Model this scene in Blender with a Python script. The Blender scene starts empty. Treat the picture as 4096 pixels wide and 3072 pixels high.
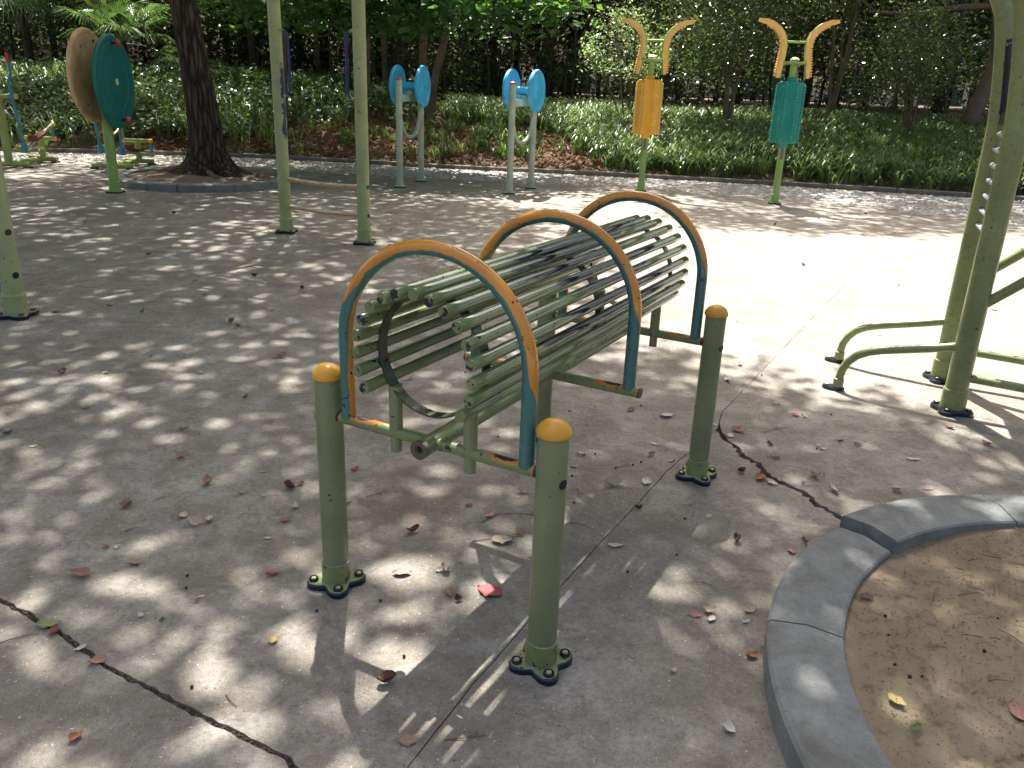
import bpy, math, random
import numpy as np
from mathutils import Vector, Matrix

# ------------------------------------------------------------------ camera, light, exposure
sc = bpy.context.scene
col = sc.collection
CAMH, PITCH, ROLL = 1.4090, 0.34957, 0.03801
fw = Vector((0, math.cos(PITCH), -math.sin(PITCH)))
r0 = Vector((1, 0, 0)); u0 = r0.cross(fw)
cr = r0*math.cos(ROLL) + u0*math.sin(ROLL)
cu = -r0*math.sin(ROLL) + u0*math.cos(ROLL)
cam_d = bpy.data.cameras.new('camera'); cam = bpy.data.objects.new('camera', cam_d); col.objects.link(cam)
M = Matrix((( cr.x, cu.x, -fw.x, 0), (cr.y, cu.y, -fw.y, 0), (cr.z, cu.z, -fw.z, CAMH), (0, 0, 0, 1)))
cam.matrix_world = M
cam_d.sensor_width = 36.0; cam_d.lens = 36.0*3295.8/4096; cam_d.clip_end = 500; cam_d.clip_start = 0.05
sc.camera = cam

SUN_EL, SUN_AZ = 60.0, -8.5           # azimuth measured from +Y towards +X
world = bpy.data.worlds.new('World'); sc.world = world; world.use_nodes = True
wn = world.node_tree; wn.nodes.clear()
wo = wn.nodes.new('ShaderNodeOutputWorld'); wb = wn.nodes.new('ShaderNodeBackground'); sk = wn.nodes.new('ShaderNodeTexSky')
sk.sky_type = 'NISHITA'; sk.sun_disc = False
sk.sun_elevation = math.radians(SUN_EL); sk.sun_rotation = math.radians(SUN_AZ)
sk.air_density = 1.0; sk.dust_density = 9.0; sk.ozone_density = 1.0
wb.inputs['Strength'].default_value = 0.095
wn.links.new(sk.outputs[0], wb.inputs[0]); wn.links.new(wb.outputs[0], wo.inputs[0])
sun_d = bpy.data.lights.new('sun', 'SUN'); sun = bpy.data.objects.new('sun', sun_d); col.objects.link(sun)
sun_d.energy = 4.6; sun_d.angle = math.radians(0.53); sun_d.color = (1.0, 0.965, 0.92)
SD = Vector((math.sin(math.radians(SUN_AZ))*math.cos(math.radians(SUN_EL)), math.cos(math.radians(SUN_AZ))*math.cos(math.radians(SUN_EL)), math.sin(math.radians(SUN_EL))))
sun.rotation_euler = SD.to_track_quat('Z', 'Y').to_euler(); sun.location = (-3, 20, 30)
sc.view_settings.view_transform = 'Standard'; sc.view_settings.look = 'None'
sc.view_settings.gamma = 1.0; sc.view_settings.use_curve_mapping = False
sc.view_settings.exposure = 1.86
sc.cycles.max_bounces = 7; sc.cycles.diffuse_bounces = 4; sc.cycles.glossy_bounces = 3; sc.cycles.transmission_bounces = 4
sc.cycles.sample_clamp_indirect = 6.0
sc.cycles.use_denoising = True

rng = np.random.default_rng(7)
random.seed(7)
V = Vector
PI = math.pi

# ------------------------------------------------------------------ object helpers
def tag(o, label=None, cat=None, group=None, kind=None):
    if label: o['label'] = label
    if cat: o['category'] = cat
    if group: o['group'] = group
    if kind: o['kind'] = kind
    return o

def empty(name, loc, rz=0.0):
    o = bpy.data.objects.new(name, None); col.objects.link(o)
    o.location = loc; o.rotation_euler = (0, 0, rz); o.empty_display_size = .1
    return o

def link(name, me, mat, parent=None, loc=None, rot=None):
    o = bpy.data.objects.new(name, me); col.objects.link(o)
    if mat is not None and len(me.materials) == 0:
        for m in (mat if isinstance(mat, (list, tuple)) else [mat]): me.materials.append(m)
    if parent is not None: o.parent = parent
    if loc is not None: o.location = loc
    if rot is not None: o.rotation_euler = rot
    return o

def copy_tree(o, parent=None):
    c = o.copy(); col.objects.link(c)
    if parent is not None: c.parent = parent
    for ch in list(o.children): copy_tree(ch, c)
    return c

class MB:
    def __init__(s): s.v = []; s.f = []; s.w = []; s.mi = []
    def add(s, vs, fs, ws=None, mi=0):
        b = len(s.v); s.v += [tuple(p) for p in vs]
        s.w += (list(ws) if ws is not None else [0.0]*len(vs))
        s.f += [tuple(b+i for i in f) for f in fs]; s.mi += [mi]*len(fs)
    def tube(s, pts, r, n=16, caps=(True, True), wear=None, mi=0, ref=None, hollow=0.0, capw=0.0):
        pts = [V(p) for p in pts]; N = len(pts)
        rs = r if isinstance(r, (list, tuple)) else [r]*N
        tans = []
        for i in range(N):
            a = pts[max(i-1, 0)]; b = pts[min(i+1, N-1)]; tans.append((b-a).normalized())
        up = V(ref) if ref else (V((0, 0, 1)) if abs(tans[0].z) < .95 else V((0, 1, 0)))
        nrm = (up - tans[0]*up.dot(tans[0])).normalized()
        L = [0.0]
        for i in range(1, N): L.append(L[-1]+(pts[i]-pts[i-1]).length)
        vs = []; ws = []
        for i in range(N):
            t = tans[i]; nrm = (nrm - t*nrm.dot(t)).normalized(); bn = t.cross(nrm)
            for k in range(n):
                a = 2*PI*k/n; d = nrm*math.cos(a)+bn*math.sin(a)
                p = pts[i]+d*rs[i]; vs.append(p)
                ws.append(wear(p, d, L[i]/max(L[-1], 1e-6)) if wear else 0.0)
        fs = []
        for i in range(N-1):
            for k in range(n):
                k2 = (k+1) % n
                fs.append((i*n+k, i*n+k2, (i+1)*n+k2, (i+1)*n+k))
        s.add(vs, fs, ws, mi)
        for e in (0, 1):
            if not caps[e]: continue
            i = 0 if e == 0 else N-1
            ring = vs[i*n:(i+1)*n]
            if hollow:
                c = pts[i]; inn = [c+(q-c)*hollow for q in ring]; dp = tans[i]*(rs[i]*1.6 if e == 0 else -rs[i]*1.6)
                ins = [q+dp for q in inn]
                vv = list(ring)+inn+ins
                ff = [(k, n+k, n+(k+1) % n, (k+1) % n) for k in range(n)] + [(n+k, 2*n+k, 2*n+(k+1) % n, n+(k+1) % n) for k in range(n)] + [tuple(2*n+k for k in range(n))]
                if e == 1: ff = [f[::-1] for f in ff]
                s.add(vv, ff, None, mi)
            else:
                f = tuple(range(n))
                s.add(ring, [f[::-1] if e == 0 else f], [capw]*n, mi)
        return s
    def lathe(s, prof, n=24, c=(0, 0, 0), mi=0, wear=None, axis=None):
        # prof: list of (r,z) from bottom to top
        vs = []; ws = []; c = V(c)
        if axis is None: ex, ey, ez = V((1, 0, 0)), V((0, 1, 0)), V((0, 0, 1))
        else:
            ez = V(axis).normalized(); ex = ez.orthogonal().normalized(); ey = ez.cross(ex)
        for r, z in prof:
            for k in range(n):
                a = 2*PI*k/n; vs.append(c+ex*(r*math.cos(a))+ey*(r*math.sin(a))+ez*z); ws.append(wear(z) if wear else 0.0)
        fs = []
        for i in range(len(prof)-1):
            for k in range(n):
                k2 = (k+1) % n; fs.append((i*n+k, i*n+k2, (i+1)*n+k2, (i+1)*n+k))
        if prof[0][0] > 1e-5: fs.append(tuple(range(n))[::-1])
        if prof[-1][0] > 1e-5: fs.append(tuple((len(prof)-1)*n+k for k in range(n)))
        s.add(vs, fs, ws, mi); return s
    def box(s, c, h, R=None, mi=0):
        c = V(c); vs = []
        for x in (-1, 1):
            for y in (-1, 1):
                for z in (-1, 1):
                    p = V((x*h[0], y*h[1], z*h[2]))
                    if R is not None: p = R @ p
                    vs.append(c+p)
        s.add(vs, [(0, 1, 3, 2), (4, 6, 7, 5), (0, 4, 5, 1), (2, 3, 7, 6), (0, 2, 6, 4), (1, 5, 7, 3)], None, mi); return s
    def prism(s, outline, z0, z1, mi=0, bev=0.0, wz=None):
        n = len(outline); lv = [(z0, 1.0)]
        cx = sum(p[0] for p in outline)/n; cy = sum(p[1] for p in outline)/n
        levels = [(z0, 0.0)] + ([(z1-bev, 0.0), (z1, bev)] if bev else [(z1, 0.0)])
        vs = []; ws = []
        for z, ins in levels:
            for x, y in outline:
                d = math.hypot(x-cx, y-cy); k = (d-ins)/d if d else 1
                vs.append((cx+(x-cx)*k, cy+(y-cy)*k, z)); ws.append(1.0 if (wz and z < z1-1e-6) else 0.0)
        fs = [tuple(range(n))[::-1]]
        for i in range(len(levels)-1):
            for k in range(n): fs.append((i*n+k, i*n+(k+1) % n, (i+1)*n+(k+1) % n, (i+1)*n+k))
        fs.append(tuple((len(levels)-1)*n+k for k in range(n)))
        s.add(vs, fs, ws, mi); return s
    def build(s, name, mat, parent=None, smooth=38, **kw):
        me = bpy.data.meshes.new(name); me.from_pydata(s.v, [], s.f)
        if any(s.w):
            a = me.attributes.new('wear', 'FLOAT', 'POINT'); a.data.foreach_set('value', np.array(s.w, np.float32))
        if any(s.mi): me.polygons.foreach_set('material_index', s.mi)
        me.polygons.foreach_set('use_smooth', [bool(smooth)]*len(me.polygons))
        if smooth: me.set_sharp_from_angle(angle=math.radians(smooth))
        me.update()
        return link(name, me, mat, parent, **kw)

def np_mesh(name, verts, tris, mat, parent=None, smooth=False, per=3):
    me = bpy.data.meshes.new(name); nv = len(verts); nt = len(tris)
    me.vertices.add(nv); me.vertices.foreach_set('co', np.ascontiguousarray(verts, np.float32).ravel())
    me.loops.add(nt*per); me.loops.foreach_set('vertex_index', np.ascontiguousarray(tris, np.int32).ravel())
    me.polygons.add(nt); me.polygons.foreach_set('loop_start', np.arange(0, nt*per, per, dtype=np.int32))
    me.update(calc_edges=True); me.validate()
    me.polygons.foreach_set('use_smooth', [smooth]*len(me.polygons))
    return link(name, me, mat, parent)

# ------------------------------------------------------------------ materials
def srgb(r, g, b):
    f = lambda c: (c/255/12.92) if c/255 <= .04045 else ((c/255+.055)/1.055)**2.4
    return (f(r), f(g), f(b), 1)

class NT:
    def __init__(s, name):
        s.m = bpy.data.materials.new(name); s.m.use_nodes = True; s.t = s.m.node_tree; s.t.nodes.clear()
        s.out = s.n('ShaderNodeOutputMaterial')
    def n(s, typ, **kw):
        x = s.t.nodes.new(typ)
        for k, v in kw.items(): setattr(x, k, v)
        return x
    def l(s, a, b): s.t.links.new(a, b)
    def val(s, x):
        return x
    def math(s, op, a, b=None, c=None, clamp=False):
        m = s.n('ShaderNodeMath', operation=op, use_clamp=clamp)
        for i, x in enumerate((a, b, c)):
            if x is None: continue
            if isinstance(x, (int, float)): m.inputs[i].default_value = x
            else: s.l(x, m.inputs[i])
        return m.outputs[0]
    def noise(s, vec, scale, detail=3, rough=.55, dist=0.0, off=0.0):
        x = s.n('ShaderNodeTexNoise'); x.inputs['Scale'].default_value = scale; x.inputs['Detail'].default_value = detail
        x.inputs['Roughness'].default_value = rough; x.inputs['Distortion'].default_value = dist
        if off:
            ad = s.n('ShaderNodeVectorMath', operation='ADD'); s.l(vec, ad.inputs[0]); ad.inputs[1].default_value = (off, off*.7, off*1.3); vec = ad.outputs[0]
        s.l(vec, x.inputs['Vector']); return x.outputs[0]
    def ramp(s, fac, a, b, lo=0.0, hi=1.0):
        m = s.n('ShaderNodeMapRange'); m.clamp = True
        m.inputs[1].default_value = a; m.inputs[2].default_value = b; m.inputs[3].default_value = lo; m.inputs[4].default_value = hi
        s.l(fac, m.inputs[0]); return m.outputs[0]
    def mix(s, fac, a, b, mode='MIX'):
        m = s.n('ShaderNodeMix', data_type='RGBA', blend_type=mode)
        for i, x in ((0, fac), (6, a), (7, b)):
            if isinstance(x, (int, float)): m.inputs[i].default_value = x
            elif isinstance(x, tuple): m.inputs[i].default_value = x if len(x) == 4 else (*x, 1)
            else: s.l(x, m.inputs[i])
        return m.outputs[2]
    def bsdf(s, colr, rough=.5, bump=None, bstr=.3, bdist=.002, metal=0.0, spec=.5, coat=0.0):
        b = s.n('ShaderNodeBsdfPrincipled')
        if isinstance(colr, tuple): b.inputs['Base Color'].default_value = colr if len(colr) == 4 else (*colr, 1)
        else: s.l(colr, b.inputs['Base Color'])
        if isinstance(rough, (int, float)): b.inputs['Roughness'].default_value = rough
        else: s.l(rough, b.inputs['Roughness'])
        b.inputs['Metallic'].default_value = metal; b.inputs['Specular IOR Level'].default_value = spec
        b.inputs['Coat Weight'].default_value = coat
        if bump is not None:
            bp = s.n('ShaderNodeBump'); bp.inputs['Strength'].default_value = bstr; bp.inputs['Distance'].default_value = bdist
            s.l(bump, bp.inputs['Height']); s.l(bp.outputs[0], b.inputs['Normal'])
        return b
    def done(s, sh): s.l(sh, s.out.inputs[0]); return s.m

def objvec(t):
    tc = t.n('ShaderNodeTexCoord'); return tc.outputs['Object']

def worldvec(t):
    return t.n('ShaderNodeNewGeometry').outputs['Position']

def paint(name, base, mid=None, dark=(.012, .014, .03), t1=.5, t2=9.0, chip=.0, chip_scale=70, rough=.3, nscale=14, namp=.5, vary=.18, coat=0.0, dust=.25, stretch=None):
    """painted steel: base coat; where the vertex layer 'wear' is high another coat shows; sparse chips of dark primer"""
    t = NT(name); v = worldvec(t)
    vs_ = v
    if stretch:
        mp = t.n('ShaderNodeMapping'); mp.inputs['Scale'].default_value = stretch; t.l(objvec(t), mp.inputs['Vector']); vs_ = mp.outputs[0]
    at = t.n('ShaderNodeAttribute', attribute_name='wear'); w = at.outputs['Fac']
    nz = t.noise(vs_, nscale, 5, .65); nzf = t.noise(vs_, nscale*5, 3, .7, off=3.1)
    nn = t.math('ADD', t.math('MULTIPLY', t.math('SUBTRACT', nz, .5), namp*1.6), t.math('MULTIPLY', t.math('SUBTRACT', nzf, .5), namp*.5))
    s = t.math('ADD', w, nn)
    big = t.noise(v, 5, 4, .6, off=7)
    cb = t.mix(t.ramp(big, .3, .7), tuple(c*(1-vary) for c in base[:3])+(1,), tuple(min(1, c*(1+vary)) for c in base[:3])+(1,))
    # dust and rubbed streaks
    cb = t.mix(t.ramp(t.noise(v, 33, 5, .7, off=9), .58, .8, 0, dust), cb, (.33, .3, .24, 1))
    cout = cb; ma = None
    if mid is not None:
        ma = t.ramp(s, t1-.015, t1+.015); cout = t.mix(ma, cout, mid)
        mb = t.ramp(s, t2-.02, t2+.02); cout = t.mix(mb, cout, dark)
    else:
        ma = t.ramp(s, t1-.02, t1+.02); cout = t.mix(ma, cout, dark)
    hgt = t.math('MULTIPLY', ma, -.6)
    if chip > 0:
        c1 = t.noise(v, chip_scale, 2, .5, off=5); c2 = t.noise(v, chip_scale*.22, 2, .5, off=1.7)
        cs = t.math('ADD', c1, t.math('MULTIPLY', t.math('SUBTRACT', c2, .5), .55))
        cm = t.ramp(cs, .78-chip, .79-chip+.005); cout = t.mix(cm, cout, dark)
        hgt = t.math('SUBTRACT', hgt, cm)
    rg = t.ramp(t.noise(v, 24, 4, .6, off=4), .3, .75, rough*.75, rough*1.5)
    b = t.bsdf(cout, rg, hgt, .5, .0006, coat=coat)
    return t.done(b.outputs[0])

OLIVE = (.18, .208, .105, 1)
MAT = {}
MAT['olive'] = paint('olive_paint', OLIVE, chip=.03, rough=.34)
MAT['olive_bar'] = paint('olive_bar_paint', (.155, .195, .08, 1), mid=(.005, .007, .024, 1), t1=.5, t2=9, chip=.05, rough=.12, nscale=26, namp=.62, coat=.5, dust=.04, stretch=(1, .16, 1))
MAT['cross'] = paint('crossbar_paint', (.16, .20, .08, 1), mid=(.50, .19, .03, 1), t1=.5, t2=.86, dark=(.02, .022, .028, 1), chip=.07, rough=.3, namp=.35)
MAT['arch'] = paint('arch_paint', (.51, .212, .018, 1), mid=(.045, .15, .145, 1), t1=.5, t2=9, dark=(.01, .01, .016, 1), chip=.035, rough=.22, nscale=9, namp=.28, coat=.3, dust=.08)
MAT['cap'] = paint('cap_paint', (.62, .30, .02, 1), chip=.02, rough=.33, dust=.6)
MAT['ring'] = paint('ring_paint', (.045, .065, .035, 1), chip=.13, rough=.22)
MAT['plate'] = paint('plate_paint', (.20, .235, .095, 1), mid=(.006, .008, .026, 1), t1=.30, t2=9, chip=.09, rough=.28, nscale=30, namp=.7)
MAT['navy'] = paint('navy_metal', (.007, .008, .018, 1), chip=.0, rough=.3, dust=.12)
MAT['bolt'] = paint('bolt_cap', (.32, .30, .16, 1), chip=.04, rough=.5)
MAT['black'] = paint('black_rubber', (.008, .008, .012, 1), rough=.35, dust=.1)
MAT['rust'] = paint('rusty_steel', (.10, .075, .06, 1), chip=.04, rough=.6)
MAT['pale'] = paint('pale_olive_paint', (.33, .37, .165, 1), mid=(.012, .022, .11, 1), t1=.58, t2=9, chip=.045, rough=.36, nscale=16, namp=.3)
MAT['handle'] = paint('blue_handle_paint', (.02, .024, .15, 1), mid=(.36, .36, .18, 1), t1=.5, t2=9, chip=.03, rough=.3)
MAT['steel'] = paint('rubbed_steel', (.36, .38, .36, 1), mid=(.012, .016, .05, 1), t1=.6, t2=9, rough=.25, namp=.6)
MAT['rung'] = paint('worn_rung', (.50, .48, .36, 1), mid=(.60, .27, .06, 1), t1=.5, t2=9, rough=.25, namp=.5)
MAT['grey'] = paint('grey_green_paint', (.45, .50, .36, 1), chip=.04, rough=.42)
MAT['rod'] = paint('frame_olive', (.21, .245, .095, 1), mid=(.006, .006, .013, 1), t1=.55, t2=9, chip=.045, rough=.28, nscale=12, namp=.6)
MAT['blue'] = paint('sky_blue_plastic', (.06, .50, .80, 1), mid=(.40, .52, .60, 1), t1=.55, t2=9, chip=.02, rough=.35, namp=.5)
MAT['red'] = paint('red_cap', (.52, .05, .05, 1), rough=.35)
MAT['green'] = paint('bright_green_paint', (.27, .42, .11, 1), chip=.02, rough=.36)
MAT['orange_pl'] = paint('orange_plastic', (.90, .47, .035, 1), rough=.35, vary=.08, dust=.35)
MAT['teal_disc'] = paint('green_disc', (.006, .16, .135, 1), rough=.4, vary=.12, dust=.15)
MAT['teal_pl'] = paint('teal_plastic', (.01, .29, .24, 1), rough=.35, vary=.1, dust=.12)
MAT['peach'] = paint('peach_plastic', (.88, .55, .17, 1), rough=.42, vary=.08, dust=.3)
MAT['disc_o'] = paint('faded_orange_disc', (.74, .47, .23, 1), rough=.5, vary=.25, dust=.5)
MAT['cream'] = paint('cream_cap', (.75, .62, .32, 1), rough=.4)
MAT['ell'] = paint('lime_paint', (.33, .40, .12, 1), chip=.06, rough=.35)
MAT['ellblue'] = paint('ell_blue', (.06, .27, .42, 1), rough=.4)
MAT['brown_pl'] = paint('red_footplate', (.20, .035, .025, 1), rough=.5)
MAT['orange_knob_glint'] = paint('orange_knob_glint', (.92, .56, .17, 1), rough=.3, dust=.1)  # knob highlights painted in: paler than the orange drum
MAT['teal_knob_glint'] = paint('teal_knob_glint', (.03, .34, .28, 1), rough=.3, dust=.1)  # teal lightened in the same way to stand for highlights
MAT['white_cap'] = paint('white_cap', (.6, .57, .48, 1), rough=.4)
MAT['sticker'] = paint('sticker', (.13, .14, .16, 1), rough=.4)
MAT['sticker_red'] = paint('sticker_red', (.35, .08, .06, 1), rough=.4)

def concrete():
    t = NT('concrete'); v = worldvec(t)
    n1 = t.noise(v, .9, 5, .6); n2 = t.noise(v, 4.5, 8, .72, .5, off=2); n3 = t.noise(v, 60, 5, .75); n4 = t.noise(v, 260, 2, .6)
    n5 = t.noise(v, 2.2, 8, .75, 1.2, off=11); n6 = t.noise(v, 19, 6, .75, .6, off=5)
    c = t.mix(t.ramp(n1, .32, .68), (.265, .24, .20, 1), (.37, .345, .30, 1))
    c = t.mix(t.ramp(n2, .40, .60, 0, .85), c, (.185, .162, .130, 1))
    c = t.mix(t.ramp(n5, .585, .68, 0, .55), c, (.42, .40, .36, 1))       # pale scuffs
    c = t.mix(t.ramp(t.noise(v, 1.6, 6, .7, .8, off=21), .53, .66, 0, .6), c, (.145, .122, .092, 1))   # brown dirt
    c = t.mix(t.ramp(n6, .50, .68, 0, .55), c, (.12, .10, .078, 1))
    c = t.mix(t.ramp(n6, .34, .22, 0, .40), c, (.45, .42, .37, 1))
    c = t.mix(t.ramp(n3, .45, .72, 0, .55), c, (.10, .088, .07, 1))
    c = t.mix(t.ramp(n4, .60, .70, 0, .6), c, (.52, .49, .43, 1))
    c = t.mix(t.ramp(n4, .26, .38, .6, 0), c, (.06, .052, .042, 1))
    sp = t.noise(v, 110, 1, .5, off=31)
    c = t.mix(t.ramp(sp, .725, .745, 0, .85), c, (.03, .026, .022, 1))       # dark specks
    pp = t.noise(v, 95, 1, .5, off=51)
    c = t.mix(t.ramp(pp, .735, .755, 0, .7), c, (.55, .52, .46, 1))       # pale aggregate
    h = t.math('ADD', t.math('MULTIPLY', n4, .5), t.math('MULTIPLY', n3, 1.0))
    h = t.math('ADD', h, t.math('MULTIPLY', n6, 1.6))
    b = t.bsdf(c, t.ramp(n3, .2, .8, .75, .97), h, .75, .005, spec=.25)
    return t.done(b.outputs[0])
MAT['concrete'] = concrete()

def stone(name, a, b_, sc_=1.0):
    t = NT(name); v = worldvec(t)
    n2 = t.noise(v, 9*sc_, 6, .65); n3 = t.noise(v, 190*sc_, 3, .7); n4 = t.noise(v, 40*sc_, 4, .7, off=3)
    c = t.mix(t.ramp(n2, .3, .7), a, b_)
    c = t.mix(t.ramp(n4, .5, .75, 0, .4), c, tuple(x*.55 for x in a[:3])+(1,))
    c = t.mix(t.ramp(n3, .6, .75, 0, .6), c, tuple(min(1, x*1.7) for x in b_[:3])+(1,))
    c = t.mix(t.ramp(n3, .28, .38, .6, 0), c, tuple(x*.35 for x in a[:3])+(1,))
    c = t.mix(t.ramp(t.noise(v, 3.2*sc_, 6, .7, .8, off=8), .52, .66, 0, .5), c, (a[0]*.62, a[1]*.55, a[2]*.45, 1))
    bb = t.bsdf(c, .88, t.math('ADD', n3, t.math('MULTIPLY', n4, 1.5)), .8, .004, spec=.22)
    return t.done(bb.outputs[0])
MAT['curb'] = stone('grey_kerbstone', (.17, .178, .168, 1), (.27, .278, .265, 1))
MAT['edging'] = stone('edging_stone', (.15, .14, .12, 1), (.24, .22, .19, 1))

def soil(name, a, b_, d):
    t = NT(name); v = worldvec(t)
    n1 = t.noise(v, 3, 6, .65); n2 = t.noise(v, 26, 6, .7, .4, off=2); n3 = t.noise(v, 160, 3, .7)
    c = t.mix(t.ramp(n1, .3, .7), a, b_)
    c = t.mix(t.ramp(n2, .52, .68, 0, .8), c, d)
    c = t.mix(t.ramp(n3, .62, .72, 0, .4), c, (.45, .40, .32, 1))
    b = t.bsdf(c, .95, t.math('ADD', n2, t.math('MULTIPLY', n3, .3)), .7, .008, spec=.15)
    return t.done(b.outputs[0])
MAT['sand'] = soil('planter_soil', (.205, .16, .105, 1), (.29, .235, .16, 1), (.10, .075, .048, 1))
MAT['ground'] = soil('ground_soil', (.07, .05, .032, 1), (.11, .078, .048, 1), (.035, .026, .018, 1))

def leafmat(name, cols, trans=.4, tcol=None, rough=.4, spec=.5):
    t = NT(name)
    g = t.n('ShaderNodeNewGeometry'); rnd = g.outputs['Random Per Island']
    cr_ = t.n('ShaderNodeValToRGB'); el = cr_.color_ramp.elements
    while len(el) < len(cols): el.new(.5)
    for i, c in enumerate(cols): el[i].position = i/(len(cols)-1) if len(cols) > 1 else 0; el[i].color = c
    t.l(rnd, cr_.inputs[0]); c = cr_.outputs[0]
    b = t.bsdf(c, rough, spec=spec)
    tr = t.n('ShaderNodeBsdfTranslucent')
    tc = t.mix(1.0, c, tcol or (1.6, 2.0, .8, 1), 'MULTIPLY'); t.l(tc, tr.inputs[0])
    mx = t.n('ShaderNodeMixShader'); mx.inputs[0].default_value = trans
    t.l(b.outputs[0], mx.inputs[1]); t.l(tr.outputs[0], mx.inputs[2])
    return t.done(mx.outputs[0])
LEAF = {
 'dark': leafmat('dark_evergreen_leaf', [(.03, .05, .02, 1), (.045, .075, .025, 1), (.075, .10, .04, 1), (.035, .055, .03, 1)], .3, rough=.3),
 'mid': leafmat('mid_green_leaf', [(.05, .08, .028, 1), (.07, .10, .03, 1), (.10, .125, .04, 1), (.055, .075, .038, 1)], .42, (1.7, 1.85, .75, 1)),
 'light': leafmat('light_green_leaf', [(.10, .15, .03, 1), (.13, .17, .04, 1), (.09, .13, .035, 1), (.16, .17, .05, 1)], .5, (1.8, 2.0, .7, 1)),
 'big': leafmat('broad_leaf', [(.055, .12, .05, 1), (.075, .15, .06, 1), (.06, .11, .045, 1), (.10, .17, .04, 1)], .5, (1.5, 1.9, .7, 1)),
 'shrub': leafmat('glossy_shrub_leaf', [(.06, .09, .035, 1), (.09, .12, .05, 1), (.13, .155, .07, 1), (.06, .085, .045, 1)], .3, rough=.22, spec=.8),
 'white': leafmat('glare_shrub_leaf', [(.16, .20, .13, 1), (.26, .30, .21, 1), (.36, .38, .30, 1), (.18, .22, .14, 1)], .4, rough=.22, spec=.8),  # leaf colour lightened to stand in for sun glare on the foliage
 'ivy': leafmat('ivy_leaf', [(.05, .085, .04, 1), (.08, .13, .055, 1), (.13, .17, .085, 1), (.045, .07, .035, 1), (.16, .19, .07, 1)], .3, rough=.36, spec=.55),
 'grass': leafmat('grass_blade', [(.05, .09, .03, 1), (.08, .13, .04, 1), (.13, .18, .06, 1), (.20, .22, .11, 1), (.07, .11, .04, 1)], .4, rough=.35, spec=.6),
 'litter': leafmat('dry_leaf_litter', [(.20, .11, .06, 1), (.30, .17, .095, 1), (.13, .075, .045, 1), (.40, .27, .18, 1)], .15, (1.4, 1, .6, 1), rough=.7, spec=.2),
 'palm': leafmat('palm_leaflet', [(.06, .10, .04, 1), (.10, .145, .06, 1), (.08, .12, .045, 1)], .35, rough=.3, spec=.7),
}
def barkmat(name, a, b_, sx=26.0, sz=5.0, depth=.02):
    t = NT(name); v = objvec(t)
    mp = t.n('ShaderNodeMapping'); mp.inputs['Scale'].default_value = (sx, sx, sz); t.l(v, mp.inputs['Vector'])
    vo = t.n('ShaderNodeTexVoronoi', feature='DISTANCE_TO_EDGE'); vo.inputs['Scale'].default_value = 1.0
    w = t.n('ShaderNodeVectorMath', operation='ADD'); nn = t.n('ShaderNodeTexNoise'); nn.inputs['Scale'].default_value = 1.3; nn.inputs['Detail'].default_value = 4
    t.l(mp.outputs[0], nn.inputs['Vector']); t.l(mp.outputs[0], w.inputs[0]); t.l(nn.outputs[1], w.inputs[1]); t.l(w.outputs[0], vo.inputs['Vector'])
    e = t.ramp(vo.outputs['Distance'], .02, .28)
    n2 = t.noise(v, 45, 5, .7)
    c = t.mix(e, a, b_); c = t.mix(t.ramp(n2, .35, .7, 0, .45), c, tuple(x*.6 for x in b_[:3])+(1,))
    b = t.bsdf(c, .9, t.math('ADD', e, t.math('MULTIPLY', n2, .4)), .9, depth, spec=.2)
    return t.done(b.outputs[0])
MAT['bark'] = barkmat('furrowed_bark', (.018, .013, .010, 1), (.135, .10, .078, 1), 19, 2.0, .035)
MAT['bark_smooth'] = stone('smooth_bark', (.13, .10, .075, 1), (.20, .16, .12, 1), .4)
MAT['bark_dark'] = stone('dark_bark', (.035, .03, .025, 1), (.07, .058, .045, 1), .4)
MAT['twig'] = stone('twig_bark', (.10, .07, .045, 1), (.16, .115, .08, 1), 1.0)

# ------------------------------------------------------------------ ground, terrain
EX = [-30, -8.8, -6.27, -5.23, -3.69, -1.94, -.84, .94, 2.64, 4.27, 5.67, 7.81, 12, 20, 40]
EY = [14.3, 14.75, 15.15, 15.25, 15.1, 14.75, 14.58, 14.43, 14.2, 13.93, 13.55, 13.05, 11.2, 6, -12]
PX = [-30, -8.11, -6.8, -4.49, -2.45, -.95, .84, 3.77, 4.97, 6.03, 9, 16, 40]
PY = [13.0, 13.2, 13.42, 13.37, 13.05, 12.85, 12.72, 12.24, 11.5, 10.3, 7.6, 2, -18]
def edge_y(x): return np.interp(x, EX, EY)
def th(x, y):
    x = np.asarray(x, float); y = np.asarray(y, float)
    d = np.maximum(y-edge_y(x)-.08, 0); k = np.interp(x, [-5, -1], [1.35, 1.1])
    z = k*(1-np.exp(-d/3.8))
    z = z + .05*np.sin(x*1.7+y*.9)*np.minimum(d, 1)*.6
    return np.where(y > edge_y(x)-.02, z+.03, -.028)
gx = np.concatenate([np.linspace(-120, -16, 14)[:-1], np.arange(-16, 16, .25), np.linspace(16, 120, 14)])
gy = np.concatenate([np.linspace(-80, -4, 8)[:-1], np.arange(-4, 12, 1.0), np.arange(12, 26, .12), np.linspace(26, 160, 18)])
X, Y = np.meshgrid(gx, gy); Z = th(X, Y)
Z[Y > 30] = np.maximum(Z[Y > 30], .9)
nx, ny = len(gx), len(gy)
vv = np.stack([X.ravel(), Y.ravel(), Z.ravel()], -1)
i0 = (np.arange(ny-1)[:, None]*nx+np.arange(nx-1)[None]).ravel()
ground = np_mesh('ground', vv, np.stack([i0, i0+1, i0+nx+1, i0+nx], -1), MAT['ground'], smooth=True, per=4)
tag(ground, kind='structure')

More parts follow.
